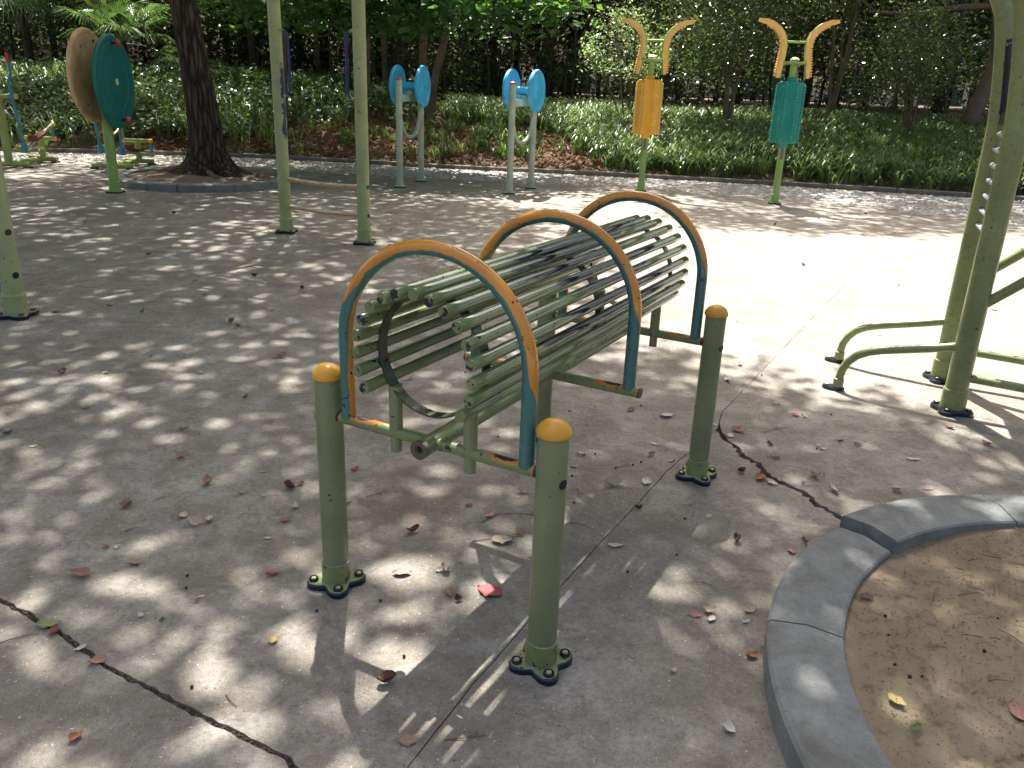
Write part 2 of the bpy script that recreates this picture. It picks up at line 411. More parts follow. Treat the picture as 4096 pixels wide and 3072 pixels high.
# concrete yard poured in slabs; joints and cracks are real gaps
def jag(pts, step, amp, seed):
    r = random.Random(seed); out = [tuple(pts[0])]
    for a, b in zip(pts[:-1], pts[1:]):
        L = math.dist(a, b); n = max(1, int(L/step))
        nx_, ny_ = -(b[1]-a[1])/L, (b[0]-a[0])/L
        for k in range(1, n+1):
            t = k/n; o = r.uniform(-amp, amp) if k < n else r.uniform(-amp, amp)*.4
            out.append((a[0]+(b[0]-a[0])*t+nx_*o, a[1]+(b[1]-a[1])*t+ny_*o))
    return out
def offs(pts, d, amp=0.0, seed=0):
    r = random.Random(seed); out = []
    for i, p in enumerate(pts):
        a = pts[max(i-1, 0)]; b = pts[min(i+1, len(pts)-1)]; L = math.dist(a, b) or 1
        dd = d+(r.uniform(-amp, amp) if amp else 0)*(1 if d > 0 else -1)*1.0
        out.append((p[0]-(b[1]-a[1])/L*dd, p[1]+(b[0]-a[0])/L*dd))
    return out
J1 = jag([(-24, 14.5), (-8, 5.62), (-1.408, 1.94), (-1.207, 1.831), (-.989, 1.685), (-.841, 1.609), (-.713, 1.538), (-.583, 1.472), (-.462, 1.41), (-.335, 1.30)], .022, .0028, 1)
J2a = jag([(-.335, 1.15), (-.196, 1.398), (-.071, 1.668), (.123, 2.032), (.298, 2.35), (.631, 2.946), (.924, 3.40)], .05, .0018, 2)
J2b = jag([(.924, 3.40), (.988, 3.592), (1.634, 4.73), (2.1, 5.56)], .05, .003, 3)
J2c = jag([(2.1, 5.56), (2.668, 6.554), (5.28, 11.14)], .2, .001, 4)
J3 = jag([(.924, 3.40), (.930, 3.276), (.96, 3.192), (.966, 3.104), (1.014, 3.043), (1.011, 2.957), (1.058, 2.873), (1.12, 2.79), (1.14, 2.693), (1.19, 2.60)], .018, .006, 5)
J4 = jag([(-20, 15.2), (-6.077, 9.50), (-4.752, 9.05), (-3.522, 8.50), (-2.294, 7.93), (-1.191, 7.40), (2.1, 5.56)], .2, .003, 6)
yard = empty('concrete_yard', (0, 0, 0)); tag(yard, kind='structure')
def slab(poly, name='concrete_slab'):
    import bmesh
    bm = bmesh.new(); vs = [bm.verts.new((x, y, 0)) for x, y in poly]
    for i in range(len(vs)):
        try: bm.edges.new((vs[i], vs[(i+1) % len(vs)]))
        except ValueError: pass
    bmesh.ops.triangle_fill(bm, use_beauty=True, use_dissolve=False, edges=bm.edges[:])
    bmesh.ops.recalc_face_normals(bm, faces=bm.faces[:])
    for f in bm.faces:
        if f.normal.z < 0: f.normal_flip()
    ed = [e for e in bm.edges if len(e.link_faces) == 1]
    r = bmesh.ops.extrude_edge_only(bm, edges=ed)
    nv = [x for x in r['geom'] if isinstance(x, bmesh.types.BMVert)]
    for x in nv: x.co.z -= .026
    me = bpy.data.meshes.new(name); bm.to_mesh(me); bm.free()
    return link(name, me, MAT['concrete'], yard)
pebx = [(x, float(np.interp(x, PX, PY))) for x in np.concatenate([np.arange(-24, 5.8, .6)])]
left_far = [p for p in pebx]
w1, w2a, w2b, w3, w4 = .0075, .0017, .0016, .016, .002
# near left slab, below J1
slab(offs(J1, -w1, .0028, 11) + [(-.36, 1.1), (-1.3, -.6), (-24, -.6)])
# middle left slab: between J1 and J4, left of J2
slab(offs(J1, w1, .0028, 12) + offs(J2a, w2a, .0006, 13)[3:] + offs(J2b, w2b, .0008, 14) + offs(J4, -w4)[::-1][1:])
# far left slab, up to the pebble strip
pl_ = [p for p in pebx if p[0] < 5.1 and p[0] > -20]
slab(offs(J4, w4) + offs(J2c, w2b)[1:] + pl_[::-1])
# near right slab, below J3
slab([(-1.3, -.6), (-.34, 1.1)] + offs(J2a, -w2a, .0006, 15)[4:] + offs(J3, -w3, .008, 17)[1:] + [(1.86, 1.47), (3.2, 1.3), (3.5, -.6)])
# far right slab, beyond J3
rp = [(x, float(np.interp(x, PX, PY))) for x in np.arange(5.6, 16, .8)]
slab(offs(J3, w3*.5, .006, 18)[1:][::-1] + offs(J2b, -w2b, .0008, 19)[1:] + offs(J2c, -w2b)[1:] + rp + [(16, -.6), (3.52, -.6), (3.25, 1.35), (1.88, 1.50)])
# slab behind the viewer
slab([(-24, -.604), (16, -.604), (16, -9), (-24, -9)])

# pebble strip: low domed stones
def pebbles():
    N = 15000
    x = rng.uniform(-10.5, 10.5, N*2); t = rng.uniform(0, 1, N*2)
    y0 = np.interp(x, PX, PY)+.03; y1 = np.interp(x, EX, EY)-.07
    y = y0+(y1-y0)*t
    w = np.clip((y1-y0)/2.2, 0, 1); keep = rng.uniform(0, 1, N*2) < w
    x, y = x[keep][:N], y[keep][:N]; n = len(x)
    a = rng.uniform(0, PI, n); rx = rng.uniform(.02, .042, n); ry = rx*rng.uniform(.55, .9, n); hz = rng.uniform(.01, .022, n)
    k = 6; an = np.arange(k)*2*PI/k
    ring = np.stack([np.cos(an), np.sin(an)], -1)
    vs = np.zeros((n, 2*k+1, 3))
    for i, (s, zz) in enumerate(((1, 0), (.72, .8))):
        lx = ring[None, :, 0]*rx[:, None]*s; ly = ring[None, :, 1]*ry[:, None]*s
        vs[:, i*k:(i+1)*k, 0] = x[:, None]+lx*np.cos(a)[:, None]-ly*np.sin(a)[:, None]
        vs[:, i*k:(i+1)*k, 1] = y[:, None]+lx*np.sin(a)[:, None]+ly*np.cos(a)[:, None]
        vs[:, i*k:(i+1)*k, 2] = -.018+hz[:, None]*zz
    vs[:, 2*k, 0] = x; vs[:, 2*k, 1] = y; vs[:, 2*k, 2] = -.018+hz
    tr = []
    for j in range(k):
        j2 = (j+1) % k; tr += [(j, j2, k+j2), (j, k+j2, k+j), (k+j, k+j2, 2*k)]
    tr = np.array(tr)[None]+(np.arange(n)*(2*k+1))[:, None, None]
    t_ = NT('pebble'); g = t_.n('ShaderNodeNewGeometry'); cr_ = t_.n('ShaderNodeValToRGB'); el = cr_.color_ramp.elements
    el[0].color = (.19, .165, .14, 1); el[1].color = (.46, .42, .37, 1); e = el.new(.35); e.color = (.38, .35, .31, 1); e = el.new(.7); e.color = (.42, .39, .35, 1)
    t_.l(g.outputs['Random Per Island'], cr_.inputs[0])
    mat = t_.done(t_.bsdf(cr_.outputs[0], .55, spec=.4).outputs[0])
    o = np_mesh('pebble_strip', vs.reshape(-1, 3), tr.reshape(-1, 3), mat, smooth=True)
    tag(o, 'strip of pale rounded pebbles set between the concrete and the planted bed', 'pebbles', kind='stuff')
pebbles()
def mortar():
    xs = np.arange(-11, 15, .5); vs = []
    for x in xs:
        vs += [(x, np.interp(x, PX, PY)-.004 if x < 5.6 else np.interp(x, PX, PY)+.0, -.012), (x, np.interp(x, EX, EY)-.05, -.012)]
    tr = [(2*i, 2*i+2, 2*i+3, 2*i+1) for i in range(len(xs)-1)]
    o = np_mesh('pebble_mortar', np.array(vs), np.array(tr), stone('mortar', (.20, .19, .17, 1), (.29, .27, .25, 1)), per=4)
    tag(o, kind='structure')
mortar()

# edging kerb of long stones
kerb = empty('kerb', (0, 0, 0)); tag(kerb, kind='structure')
xk = list(np.arange(-12, 12.1, 1.0))
for a, b in zip(xk[:-1], xk[1:]):
    mb = MB(); pts = [(a+.006+(b-a-.012)*t) for t in (0, .5, 1)]
    P = [(x, float(edge_y(x))) for x in pts]
    dz = random.uniform(-.006, .006)
    prof = [(-.05, -.02), (-.05, .05+dz), (-.04, .06+dz), (.04, .06+dz), (.05, .05+dz), (.05, -.02)]
    vs = []
    for i, p in enumerate(P):
        q = P[min(i+1, 2)]; o_ = P[max(i-1, 0)]; L = math.dist(o_, q); n_ = (-(q[1]-o_[1])/L, (q[0]-o_[0])/L)
        for s_, z in prof: vs.append((p[0]+n_[0]*s_, p[1]+n_[1]*s_, z))
    k = len(prof); fs = []
    for i in range(2):
        for j in range(k): fs.append((i*k+j, (i+1)*k+j, (i+1)*k+(j+1) % k, i*k+(j+1) % k))
    fs += [tuple(range(k)), tuple(2*k+j for j in range(k))[::-1]]
    mb.add(vs, fs); mb.build('kerbstone', MAT['edging'], kerb, smooth=0)

# ------------------------------------------------------------------ round planters
def arc_stone(parent, a0, a1, ro, ri, h, dz=0.0, dr=0.0, tilt=0.0, n=14):
    mb = MB(); m = (ro*.48+ri*.52)
    prof = [(ro, -.022), (ro, h-.018), (ro-.008, h-.010), (m, h), (ri+.006, h-.014), (ri, h-.02), (ri, -.022)]
    vs = []; k = len(prof)
    for i in range(n+1):
        a = math.radians(a0+(a1-a0)*i/n)
        for r, z in prof:
            rr = r+dr; vs.append((rr*math.cos(a), rr*math.sin(a), (z+dz+tilt*i/n) if z > 0 else z))
    fs = []
    for i in range(n):
        for j in range(k): fs.append((i*k+j, i*k+(j+1) % k, (i+1)*k+(j+1) % k, (i+1)*k+j))
    fs += [tuple(range(k))[::-1], tuple(n*k+j for j in range(k))]
    mb.add(vs, fs)
    return mb.build('curb_stone', MAT['curb'], parent, smooth=20)
def soil_disc(parent, R, z, mound, amp, mat, res=70):
    a = np.linspace(0, 2*PI, res*2, endpoint=False); r = np.linspace(0, R, res)
    A, Rr = np.meshgrid(a, r); x = Rr*np.cos(A); y = Rr*np.sin(A)
    zz = z+mound*(1-(Rr/R)**2)
    for s in range(14):
        kx, ky = rng.normal(0, 1, 2)*(3+s*2.2); zz = zz+amp/(1+s*.35)*np.sin(kx*x+ky*y+s)
    n = res*2; i, j = np.meshgrid(np.arange(res-1), np.arange(n), indexing='ij')
    q = np.stack([i*n+j, (i+1)*n+j, (i+1)*n+(j+1) % n, i*n+(j+1) % n], -1).reshape(-1, 4)
    return np_mesh('soil', np.stack([x.ravel(), y.ravel(), zz.ravel()], -1), q, mat, parent, smooth=True, per=4)
pr = empty('round_planter', (1.86, 1.475, 0))
tag(pr, 'low round planter of grey kerbstones filled with bare sandy soil, at the lower right', 'planter', 'round planters')
st = 31.6; a_ = 97.4
arc_stone(pr, a_+.15, a_+st-.9, 1.217, 1.02, .089, .0, .0, .026)                       # lifted stone past the open joint
arc_stone(pr, a_+st+.75, a_+2*st-.15, 1.215, 1.02, .088, .0)
arc_stone(pr, a_+2*st+.15, a_+3*st-.15, 1.215, 1.02, .088, .0)
for k in range(3, 11):
    arc_stone(pr, a_+k*st+.15, a_+(k+1)*st-.15 if k < 10 else a_+360-.2, 1.215, 1.02, .088+random.uniform(-.004, .004))
soil_disc(pr, 1.03, .052, .012, .0022, MAT['sand'])
PLC = (-4.30, 11.52)
plt_ = empty('round_planter', (PLC[0], PLC[1], 0))
tag(plt_, 'low round grey kerbstone planter with the big tree growing in it, at upper left', 'planter', 'round planters')
for k in range(11):
    arc_stone(plt_, -86+k*32.7+.2, -86+(k+1)*32.7-.2, 1.205, 1.0, .098+random.uniform(-.003, .003))
soil_disc(plt_, 1.01, .07, .05, .005, soil('tree_soil', (.17, .13, .09, 1), (.25, .195, .135, 1), (.09, .065, .045, 1)))

# ------------------------------------------------------------------ base plate shared by the machines
def clover(rmin, rmax, n=48, p=1.6, phase=PI/4):
    o = []
    for k in range(n):
        a = 2*PI*k/n; c = abs(math.cos(2*(a-phase)))
        c = max(0.0, math.cos(2*((a-phase) % (PI/2)-(PI/2 if ((a-phase) % (PI/2)) > PI/4 else 0))))
        o.append((math.cos(a)*(rmin+(rmax-rmin)*c**p), math.sin(a)*(rmin+(rmax-rmin)*c**p)))
    return o
def base_plate(parent, xy, r_post, R, mat, bmat, h=.02, cap=True, bolt=None, capr=None):
    mb = MB(); out = clover(r_post*1.12+R*.08, R)
    mb.prism([(x+xy[0], y+xy[1]) for x, y in out], 0.0, h, bev=.006, wz=True)
    pl = mb.build('base_plate', mat, parent, smooth=30)
    for k in range(4):
        a = PI/4+k*PI/2; rr = R*.76; c = (xy[0]+rr*math.cos(a), xy[1]+rr*math.sin(a))
        b = MB(); cr2 = capr or R*.165
        b.lathe([(cr2, h-.001), (cr2, h+.006), (cr2*.86, h+.009), (cr2*.72, h+.006), (cr2*.70, h+.004), (0.0001, h+.004)], 14, (c[0], c[1], 0))
        b.lathe([(cr2*.55, h+.003), (cr2*.52, h+.0085), (0.0001, h+.010)], 10, (c[0], c[1], 0), mi=1)
        b.build('bolt', [MAT['black'] if bolt is None else bolt, bmat], pl)
    return pl

# ------------------------------------------------------------------ the barrel bench (main subject)
OB = (.116, 2.490); YAW = -.5043
bench = empty('barrel_exercise_bench', (OB[0], OB[1], 0), YAW)
tag(bench, 'olive green exercise barrel of long tubes under three worn orange and teal arches', 'exercise equipment')
W2, L2, HP, HB = .3416, .6490, .652, .5418
ZA, WA, YF, YB, ZC, RB = 1.040, .2734, -.7393, .7689, .7733, .1716
CR = .0160
for sx, sy in ((-1, -1), (1, -1), (1, 1), (-1, 1)):
    c = (sx*W2, sy*L2)
    mb = MB(); mb.tube([(c[0], c[1], .015), (c[0], c[1], .2), (c[0], c[1], .4), (c[0], c[1], HP)], .0376, 32, wear=(lambda p, d, t: .42*max(0, d.x*.8-d.y*.3)*max(0, 1-p.z*6) ))
    post = mb.build('post', MAT['olive'], bench)
    mb = MB(); mb.lathe([(.0385, .018), (.0415, .02), (.0412, .076), (.0418, .079), (.0380, .081)], 32, (c[0], c[1], 0), wear=lambda z: 0.0)
    mb.build('collar', MAT['plate'], post)
    mb = MB(); mb.lathe([(.038, HP-.004), (.0418, HP-.003), (.0425, HP+.003), (.0405, HP+.011), (.034, HP+.021), (.024, HP+.029), (.012, HP+.034), (0.0001, HP+.0355)], 32, (c[0], c[1], 0))
    mb.build('post_cap', MAT['cap'], post, smooth=50)
    mb = MB(); mb.lathe([(.0135, .0345), (.0125, .0385), (.006, .0392), (.0001, .0392)], 14, (c[0], c[1], HB-.01), axis=(sx, -.25, 0)); mb.build('weld_plug', MAT['navy'], post)
    base_plate(bench, c, .040, .086, MAT['plate'], MAT['bolt'])
# long carrying pipe
mb = MB(); mb.tube([(0, -.7064, HB), (0, -.3, HB), (0, .3, HB), (0, .7064, HB)], .0245, 28, hollow=.45, wear=lambda p, d, t: .18+.12*math.sin(p.y*9))
pipe = mb.build('carrying_pipe', MAT['cross'], bench)
mb = MB(); mb.tube([(0, -.7095, HB), (0, -.6995, HB)], .0252, 28, hollow=.5, caps=(True, False)); mb.build('pipe_end', MAT['rust'], pipe)
# crossbars
def cbwear(y0):
    def f(p, d, t):
        x = abs(p.x); foot = max(0.0, 1-abs((x-(WA-.055))/.10)) ; inner = 1.0 if x < WA-.012 else 0.0
        return inner*foot*(.42+.75*d.z-.25*abs(d.y)) + .1 + (.9 if x > W2-.043 else 0)
    return f
for y in (-L2, 0, L2):
    e = W2-.03 if y else WA+.036
    mb = MB()
    for s_ in (-1, 1):
        xs = np.linspace(s_*.022, s_*e, 26)
        mb.tube([(x, y, HB) for x in xs], CR, 20, wear=cbwear(y))
    cb = mb.build('crossbar', MAT['cross'], bench)
    if y == 0:
        for s_ in (-1, 1):
            m2 = MB(); m2.tube([(s_*e, y, HB), (s_*(e+.004), y, HB)], CR*1.03, 18); m2.build('end_cap', MAT['rust'], cb)
    if y:
        for s_ in (-1, 1):
            m2 = MB(); zt = ZC-math.sqrt(.152**2-.1145**2)
            m2.tube([(s_*.1145, y, z_) for z_ in (HB, HB+.012, HB+.0165, HB+.021, HB+.05, zt)], .0178, 20, wear=lambda p, d, t: .52 if HB+.014 < p.z < HB+.019 else .12)
            m2.tube([(s_*.1145, y, HB-.052), (s_*.1145, y, HB)], .0148, 20)
            m2.build('strut', MAT['olive'], bench)
# arches
def archpath():
    pts = []; zs = ZC
    for z in np.linspace(HB+.006, zs, 14)[:-1]: pts.append((-WA, z))
    for k in range(0, 41):
        a = PI-PI*k/40; pts.append((WA*math.cos(a), zs+(ZA-zs)*math.sin(a)))
    for z in np.linspace(zs, HB+.006, 14)[1:]: pts.append((WA, z))
    return pts
for ai, y in enumerate((-L2, 0, L2)):
    def wr(p, d, t, ai=ai, y=y):
        q = V((p.x, 0, p.z-ZC)); out = V((p.x/WA, 0, max(0, p.z-ZC)/(ZA-ZC)*1.0))
        out = out.normalized() if out.length > 1e-4 else V((1, 0, 0))
        if p.z < ZC: out = V((1 if p.x > 0 else -1, 0, 0))
        co = d.dot(out); fr = -d.y
        top = -co*.9+fr*.42-.42+.34*p.x/WA           # near the crown: teal shows on the inner face
        leg = co*.55+fr*.75+.15                    # legs: teal outside and in front, orange inside
        h = min(1, max(0, (.93-p.z)/.12)) + (.25*math.sin(p.x*3+ai*2)) * 0
        if p.x > 0: h = min(1, max(0, (.80+.03*ai-p.z)/.13))
        return (1-h)*(.44+top*.45)+h*(.44+leg*.42)
    mb = MB(); P = archpath()
    mb.tube([(x, y, z) for x, z in P], .0192, 24, wear=wr, ref=(0, 1, 0), caps=(False, False))
    mb.build('arch', MAT['arch'], bench, smooth=60)
# barrel bars
a0, da = -2.1184, .26817
for i in range(17):
    a = a0+da*i; cx, cz = RB*math.sin(a), ZC+RB*math.cos(a)
    rr = random.Random(i*3+1); t0, t1 = rr.uniform(.12, .34), rr.uniform(.78, .99)
    k = 1.0 if 4 <= i <= 14 else .35
    yf = YF+rr.uniform(-.004, .004); yb = YB+rr.uniform(-.006, .006)
    def wr(p, d, t, t0=t0, t1=t1, k=k):
        u = max(0.0, min(1.0, (t-t0)/.14))*max(0.0, min(1.0, (t1-t)/.12))
        return k*u*(.46+.36*max(-.5, d.z))+(.36 if t < .012 else 0)
    ys = np.linspace(yf, yb, 22); ys = np.concatenate([[yf], [yf+.0025], ys[1:-1], [yb-.0025], [yb]])
    mb = MB(); n = len(ys); rs = [.0138]+[.0155]*(n-2)+[.0138]
    mb.tube([(cx, y, cz) for y in ys], rs, 18, wear=wr, capw=.47)
    mb.build('bar', MAT['olive_bar'], bench)
for y in (-L2, 0, L2):
    mb = MB(); n = 72; w = .0165; ro, ri = RB-.0152, RB-.0202; vs = []
    for k in range(n):
        a = 2*PI*k/n
        for r_, yy in ((ro, y-w), (ro, y+w), (ri, y+w), (ri, y-w)): vs.append((r_*math.sin(a), yy, ZC+r_*math.cos(a)))
    fs = [(k*4+j, k*4+(j+1) % 4, ((k+1) % n)*4+(j+1) % 4, ((k+1) % n)*4+j) for k in range(n) for j in range(4)]
    mb.add(vs, fs); mb.build('hoop', MAT['ring'], bench, smooth=30)

# ------------------------------------------------------------------ overhead ladder (left)
E1 = V((.891, -.454, 0)).normalized(); E2 = V((.454, .891, 0)).normalized()
PR = V((-1.381, 7.418, 0)); PLf = V((-2.198, 7.836, 0)); NR = V((-2.963, 4.717, 0)); NL = NR+(PLf-PR)
lad = empty('overhead_ladder', PR)
tag(lad, 'tall pale olive overhead ladder on four posts with dark blue side handles', 'exercise equipment')
def rel(p): return V(p)-PR
for q, (P_, seed) in enumerate(((PLf, 1), (PR, 2), (NR, 3), (NL, 4))):
    p = rel(P_); other = rel({1: PR, 2: PLf, 3: NL, 4: NR}[seed]); di = (other-p).normalized()
    def wr(pp, d, t, seed=seed):
        s = d.dot(di)
        if seed == 1: return .62*max(0, s)*(1.0 if (.85 < pp.z < 1.55) else .25)
        return .2
    mb = MB(); mb.tube([(p.x, p.y, z) for z in (.012, .3, .6, .9, 1.0, 1.1, 1.2, 1.3, 1.4, 1.5, 1.6, 1.8, 2.2, 2.55)], .0555, 28, wear=wr)
    po = mb.build('post', MAT['pale'], lad)
    mb = MB(); mb.lathe([(.057, .012), (.0635, .014), (.0625, .125), (.066, .133), (.0625, .143), (.056, .144)], 28, (p.x, p.y, 0)); mb.build('collar', MAT['pale'], po)
    mb = MB(); mb.lathe([(.056, 2.55), (.06, 2.552), (.058, 2.57), (.035, 2.6), (.0001, 2.61)], 24, (p.x, p.y, 0)); mb.build('post_cap', MAT['orange_pl'], po)
    pl = base_plate(lad, (p.x, p.y), .06, .118, MAT['plate'], MAT['bolt'], h=.026, capr=.016)
    # side handle
    if True:
        h0, h1 = 1.235, 1.775; off = .118
        pts = [p+di*.05+V((0, 0, h0)), p+di*(off*.75)+V((0, 0, h0+.002)), p+di*(off+.012)+V((0, 0, h0+.02)), p+di*(off+.022)+V((0, 0, h0+.06))]
        pts += [p+di*(off+.022)+V((0, 0, z)) for z in np.linspace(h0+.1, h1-.1, 6)]
        pts += [p+di*(off+.020)+V((0, 0, h1-.06)), p+di*(off+.008)+V((0, 0, h1-.02)), p+di*(off*.7)+V((0, 0, h1-.002)), p+di*.05+V((0, 0, h1))]
        mb = MB(); mb.tube(pts, .0125, 12, wear=lambda pp, d, t: .62 if (t < .12 or t > .93) else .22)
        mb.build('side_handle', MAT['handle'], lad)
for A, B in ((PLf, PR), (NL, NR)):
    for z in (.255, .505):
        a = rel(A); b = rel(B); sag = .018
        mb = MB(); pts = []
        for t in np.linspace(.06, .94, 14): pts.append(a.lerp(b, t)+V((0, 0, z-sag*math.sin(PI*t))))
        mb.tube(pts, .019, 14, wear=lambda pp, d, t: .56+.35*(-d.z)); rg = mb.build('rung', MAT['rung'], lad)
        for P_, q_ in ((a, b), (b, a)):
            di = (P_-q_).normalized(); mb = MB(); mb.lathe([(.021, .0535), (.018, .0575), (.0001, .0575)], 10, P_+V((0, 0, z)), axis=di+V((0, -.35, 0))*0); mb.build('rung_end', MAT['navy'], rg)
for A, B in ((PLf, NL), (PR, NR)):
    a = rel(A); b = rel(B); mb = MB(); mb.tube([a+V((0, 0, 2.42)), b+V((0, 0, 2.42))], .024, 14); mb.build('top_rail', MAT['pale'], lad)
for k in range(9):
    t = (k+.5)/9; a = rel(PLf).lerp(rel(NL), t); b = rel(PR).lerp(rel(NR), t)
    mb = MB(); mb.tube([a+V((0, 0, 2.42)), b+V((0, 0, 2.42))], .015, 10); mb.build('overhead_rung', MAT['rung'], lad)

# ------------------------------------------------------------------ disc spinner
sp = empty('disc_spinner', (-4.877, 10.088, 0)); tag(sp, 'hand spinner with one green and one faded orange disc on a green pole', 'exercise equipment')
mb = MB(); mb.tube([(0, 0, .012), (0, 0, 1.40)], .057, 28); pole = mb.build('pole', MAT['green'], sp)
mb = MB(); mb.lathe([(.058, .012), (.066, .015), (.0655, .13), (.058, .138)], 28); mb.build('collar', MAT['green'], pole)
base_plate(sp, (0, 0), .062, .118, MAT['green'], MAT['green'], h=.022, bolt=MAT['green'])
mb = MB(); mb.tube([(-.14, -.004, 1.29), (.15, .004, 1.29)], .03, 16); mb.build('axle', MAT['green'], sp)
def disc(parent, x0, sgn, R, z, mat, facing):
    ax = V((1, .03, 0)).normalized(); c = V((x0, 0, z))
    mb = MB(); T = .028
    mb.lathe([(R*.90, -T), (R*.97, -T*.8), (R, -T*.3), (R, T*.3), (R*.97, T*.8), (R*.93, T), (R*.88, T*.93), (R*.865, T*.80), (R*.85, T*.92), (R*.60, T), (R*.59, T*.86), (R*.575, T*.98), (R*.2, T*1.05), (.0001, T*1.1)], 72, c, axis=ax)
    return mb.build('disc', mat, parent, smooth=25)
dg = disc(sp, .150, 1, .515, 1.262, MAT['teal_disc'], 1)
do = disc(sp, -.125, 1, .515, 1.318, MAT['disc_o'], 1)
mb = MB(); mb.lathe([(.038, .028), (.038, .034), (.0001, .038)], 20, (.150, 0, 1.262), axis=(1, .03, 0)); mb.build('hub_cap', MAT['cream'], dg)
for (dy, dz) in ((-.02, .42), (.02, -.42)):
    mb = MB(); mb.lathe([(.014, .02), (.014, .075)], 12, (.150, dy, 1.262+dz), axis=(1, .03, 0), mi=1)
    mb.lathe([(.0001, .06), (.022, .068), (.034, .085), (.036, .10), (.028, .118), (.014, .127), (.0001, .13)], 16, (.150, dy, 1.262+dz), axis=(1, .03, 0))
    mb.build('knob', [MAT['red'], MAT['black']], dg, smooth=60)
for (dy, dz) in ((-.2, .31), (.12, .38), (-.2, -.31), (.12, -.38)):
    mb = MB(); mb.lathe([(.016, .026), (.016, .036), (.0001, .036)], 10, (-.125, dy, 1.318+dz), axis=(1, .03, 0)); mb.build('screw', MAT['rust'], do)

# ------------------------------------------------------------------ waist rolling wheels (two machines)
def wheel_machine(loc, loc2, label):
    a = V((*loc, 0)); b = V((*loc2, 0)); m = (a+b)/2
    o = empty('wheel_machine', m); tag(o, label, 'exercise equipment', 'blue double wheel machines')
    half = (b-a)/2; n_ = half.normalized(); ax = V((n_.y, -n_.x, 0))
    for s_ in (-1, 1):
        p = half*s_; H = 1.40
        mb = MB(); mb.tube([(p.x, p.y, .01), (p.x, p.y, .6), (p.x, p.y, H)], .044, 24, wear=lambda pp, d, t: .3*max(0, 1-pp.z*5)); po = mb.build('post', MAT['grey'], o)
        mb = MB(); mb.lathe([(.045, .01), (.052, .012), (.051, .125), (.045, .13)], 24, (p.x, p.y, 0)); mb.build('collar', MAT['grey'], po)
        mb = MB(); mb.lathe([(.045, H-.004), (.047, H), (.045, H+.012), (.03, H+.026), (.0001, H+.034)], 20, (p.x, p.y, 0)); mb.build('post_cap', MAT['red'], po, smooth=50)
        base_plate(o, (p.x, p.y), .05, .1, MAT['grey'], MAT['grey'], h=.022, bolt=MAT['grey'])
    # U bar
    pts = []
    for k in range(0, 21):
        t = k/20; x = -1+2*t; pts.append(half*(x*.93)+V((0, 0, .985-.33*(1-abs(x)**2.6)**.75)))
    mb = MB(); mb.tube(pts, .026, 14); mb.build('u_bar', MAT['grey'], o, smooth=60)
    R = Matrix.Rotation(math.atan2(n_.y, n_.x), 3, 'Z')
    mb = MB(); mb.box((0, 0, 1.17), (half.length-.035, .04, .045), R); mb.build('bearing_box', MAT['grey'], o)
    mb = MB(); mb.box((0, 0, 1.235), (.035, .035, .03), R); mb.build('bearing', MAT['grey'], o)
    zc = 1.325
    mb = MB(); mb.tube([ax*-.15+V((0, 0, zc)), ax*.15+V((0, 0, zc))], .05, 24); mb.build('drum', MAT['blue'], o)
    for s_ in (-1, 1):
        c = ax*(s_*.182)+V((0, 0, zc)); Rw = .272
        mb = MB()
        mb.lathe([(.06, -.012), (Rw*.80, -.010), (Rw*.90, -.024), (Rw*.97, -.022), (Rw, -.008), (Rw, .008), (Rw*.97, .022), (Rw*.90, .024), (Rw*.86, .012), (Rw*.80, .008), (.07, .012), (.05, .022), (.0001, .024)], 56, c, axis=ax*s_, wear=None)
        mb.w = [.48 if (v_-c).length > Rw*.94 else .1 for v_ in (V(q_) for q_ in mb.v)]
        w = mb.build('wheel', MAT['blue'], o, smooth=35)
        mb = MB(); mb.lathe([(.022, .02), (.022, .045), (.016, .05), (.0001, .05)], 8, c, axis=ax*s_); mb.build('hub_nut', MAT['blue'], w)
    return o
wheel_machine((-1.654, 11.636), (-1.458, 12.46), 'blue double wheel machine nearer the tree planter, its left post capped in faded pink')
wheel_machine((-.136, 11.405), (.16, 12.10), 'blue double wheel machine on the edge of the sunlit concrete, right of the other one')

